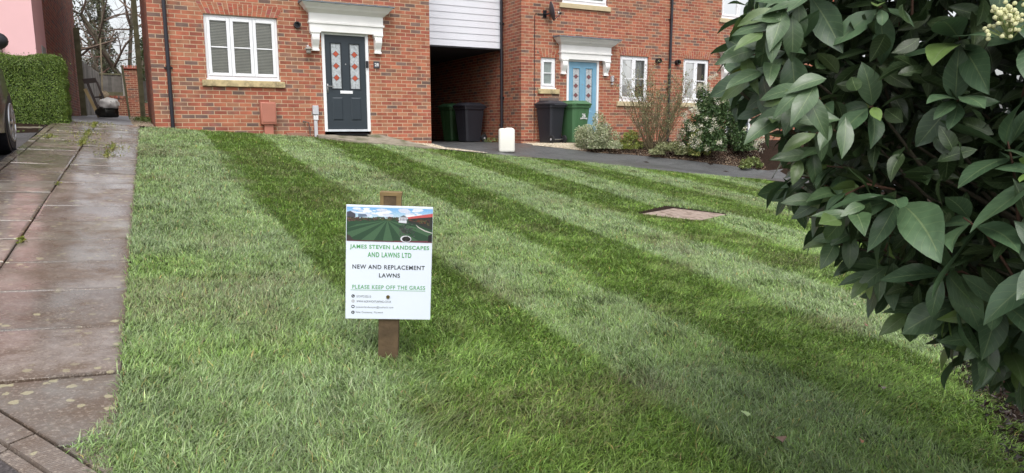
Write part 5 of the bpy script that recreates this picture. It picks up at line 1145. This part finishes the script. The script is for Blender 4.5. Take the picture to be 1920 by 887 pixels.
# whorl centres near the surface
cand = []
for c, r in blobs:
    k = int(4 * math.pi * ((r[0] * r[1] + r[0] * r[2] + r[1] * r[2]) / 3) / .014); q = rng.normal(size=(k, 3)); q /= np.linalg.norm(q, axis=1, keepdims=True); cand.append(c + q * np.array(r) * rng.uniform(.86, 1.02, (k, 1)))
cand = np.concatenate(cand); cand = cand[field(cand) > .84]; cand = cand[np.linalg.norm(cand, axis=1) > .78]
cand = cand[(cand[:, 2] > G(cand[:, 0], cand[:, 1]) + .2)]
kept = []
for q in cand[rng.permutation(len(cand))]:
    if all((q[0] - k[0]) ** 2 + (q[1] - k[1]) ** 2 + (q[2] - k[2]) ** 2 > .0135 for k in kept[-400:]): kept.append(q)
WC = np.array(kept); WN = grad(WC)
Pl, Dl, Nl, Ll, Wl, Cl = [], [], [], [], [], []
tw_ = MB()
for q, nrm in zip(WC, WN):
    ax = nrm * .9 + np.array([0, 0, .35]) + rng.normal(0, .25, 3); ax /= np.linalg.norm(ax); a1 = np.cross(ax, rng.normal(size=3)); a1 /= np.linalg.norm(a1); a2 = np.cross(ax, a1)
    k = rng.integers(4, 9); s = rng.uniform(.8, 1.4); ph = rng.uniform(0, 6.28); young = rng.random() < .08
    tw_.tube([q - ax * .16 + np.array([0, 0, -.05]), q - ax * .07, q], [.0035, .003, .002], 5, cap=False)
    for i in range(k):
        an = ph + i * 2.4; tier = i / k; rad = math.cos(an) * a1 + math.sin(an) * a2; op = .35 + .75 * (1 - tier) + rng.normal(0, .22)
        dirn = ax * math.cos(op * 1.25) + rad * math.sin(op * 1.25) + np.array([-.12, -.05, -.34]) + rng.normal(0, .12, 3); L = (.088 + .062 * (1 - tier)) * s * rng.uniform(.65, 1.15)
        Pl.append(q - ax * .025 * (1 - tier) * 2 + rad * .006); Dl.append(dirn); Nl.append(ax * 1.0 + np.array([0, 0, .5]) + rng.normal(0, .32, 3)); Ll.append(L); Wl.append(L * rng.uniform(.37, .50))
        r_ = rng.random()
        c = (.060, .112, .054) if r_ < .60 else ((.082, .145, .070) if r_ < .94 else (.11, .175, .045))
        if young and tier > .6: c = (.18, .29, .07); Ll[-1] *= .6; Wl[-1] *= .6
        if rng.random() < .007: c = (.20, .24, .04)
        if rng.random() < .006: c = (.12, .07, .04)
        f_ = rng.uniform(.8, 1.2); Cl.append([x * f_ for x in c])
for px, py, Z in ((1430, 60, 1.7), (1415, 140, 1.75), (1450, 225, 1.7), (1400, 105, 1.8), (1500, 300, 1.9), (1540, 380, 1.9), (1560, 455, 1.9), (1460, 20, 1.7), (1490, 180, 1.6), (1440, 180, 1.9), (1530, 250, 1.7), (1575, 410, 1.7), (1545, 340, 2.1), (1610, 490, 2.0), (1625, 520, 1.9), (1700, 590, 1.9), (1790, 610, 1.8), (1835, 640, 1.75), (1890, 660, 1.8), (1760, 560, 1.9), (1660, 555, 2.0)):
    q = at(px, py, Z); tw_.tube([q + cR * .12 + cF * .14 + (0, 0, .02), q + cR * .06 + cF * .05 + (0, 0, .02), q], [.002, .002, .0015], 5, cap=False)
    for i in range(7):
        an = i * 2.4 + px; L = .120 * rng.uniform(.6, 1.15); Pl.append(q + cR * .035 * (i / 3) + (0, 0, .02 * i / 3)); Dl.append(np.array([.8 * math.cos(an), .8 * math.sin(an), .5 * math.sin(an * 1.7) - .35]) - cR * .75); Nl.append(np.array([-.5, -.5, .6])); Ll.append(L); Wl.append(L * rng.uniform(.32, .44)); Cl.append([.06, .11, .045] if i else [.10, .16, .05])
# inner leaves
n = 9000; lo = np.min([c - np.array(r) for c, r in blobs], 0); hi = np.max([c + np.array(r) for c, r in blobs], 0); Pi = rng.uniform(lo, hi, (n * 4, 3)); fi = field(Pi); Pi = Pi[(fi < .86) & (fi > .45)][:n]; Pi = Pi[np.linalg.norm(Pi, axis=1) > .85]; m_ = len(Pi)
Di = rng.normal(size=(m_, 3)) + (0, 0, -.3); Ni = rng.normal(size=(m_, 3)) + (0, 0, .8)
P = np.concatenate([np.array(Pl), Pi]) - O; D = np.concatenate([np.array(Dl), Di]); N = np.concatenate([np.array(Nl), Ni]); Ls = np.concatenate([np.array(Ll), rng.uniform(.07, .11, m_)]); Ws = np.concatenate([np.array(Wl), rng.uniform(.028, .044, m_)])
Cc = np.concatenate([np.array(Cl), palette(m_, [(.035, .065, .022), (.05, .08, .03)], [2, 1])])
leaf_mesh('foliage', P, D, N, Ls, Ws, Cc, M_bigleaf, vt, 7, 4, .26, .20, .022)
tw_.V = [tuple(np.array(v) - O) for v in tw_.V]; tw_.build('twigs', mat('brown_twig', (.11, .055, .035), .7, .2), vt)
br = MB(); rr = random.Random(3); base = Vector((.45, -.25, -.05))
for c, r in blobs:
    for k in range(3):
        tgt = Vector(c - O) + Vector((rr.gauss(0, .5) * r[0], rr.gauss(0, .5) * r[1], rr.gauss(0, .4) * r[2])); s0 = base + Vector((rr.gauss(0, .12), rr.gauss(0, .12), 0)); pts = [s0]
        for i in range(1, 8): t = i / 7; pts.append(s0.lerp(tgt, t) + Vector((rr.gauss(0, .035), rr.gauss(0, .035), .25 * math.sin(t * 3.14) * .6)))
        br.tube(pts, [.012 * (1 - .10 * i) for i in range(8)], 6)
br.build('branches', M_bark, vt, smooth=True)
# flower buds at the top right
fc = at(1888, 30, .93) - O; fp = fc + rng.normal(0, .011, (70, 3)); mb = MB()
for q in fp: mb.ball(tuple(q), .0030, 6, 4)
mb.build('flower_buds', mat('cream_bud', (.62, .62, .34), .6), vt, smooth=True)
mb = MB(); ctr_ = Vector(at(1895, 75, .95) - O)
for q in fp[:30]: mb.tube([ctr_, tuple(q)], .0008, 4, cap=False)
mb.build('flower_stalks', mat('bud_stalk', (.25, .32, .12), .6), vt)
# mulch and leaf litter under it
MU = [(1.6, .1), (3.11, 1.44), (3.49, 1.73), (3.91, 2.05), (4.73, 2.86), (6.6, 4.6), (9, 6.9), (12, 5), (6, -1), (2.4, -.8)]
sheet('shrub_bed', MU, -.0, M_soil, .15, rough=.014)
P = sample(MU, 60000); P = P[np.hypot(P[:, 0], P[:, 1]) < 6]
PP = np.c_[P, G(P[:, 0], P[:, 1]) + rng.uniform(.008, .03, len(P))]
o = small_leaves('bark_mulch', PP, rng.normal(0, .6, PP.shape) + (0, 0, 1), rng.uniform(.015, .05, len(PP)), palette(len(PP), [(.022, .014, .010), (.038, .022, .015), (.013, .009, .007), (.075, .05, .035)], [4, 3, 4, .6]), M_leaf, None, .35); tag(o, 'dark bark mulch and leaf litter under the big bush', kind='stuff')
print('leaves', len(Pl), m_)
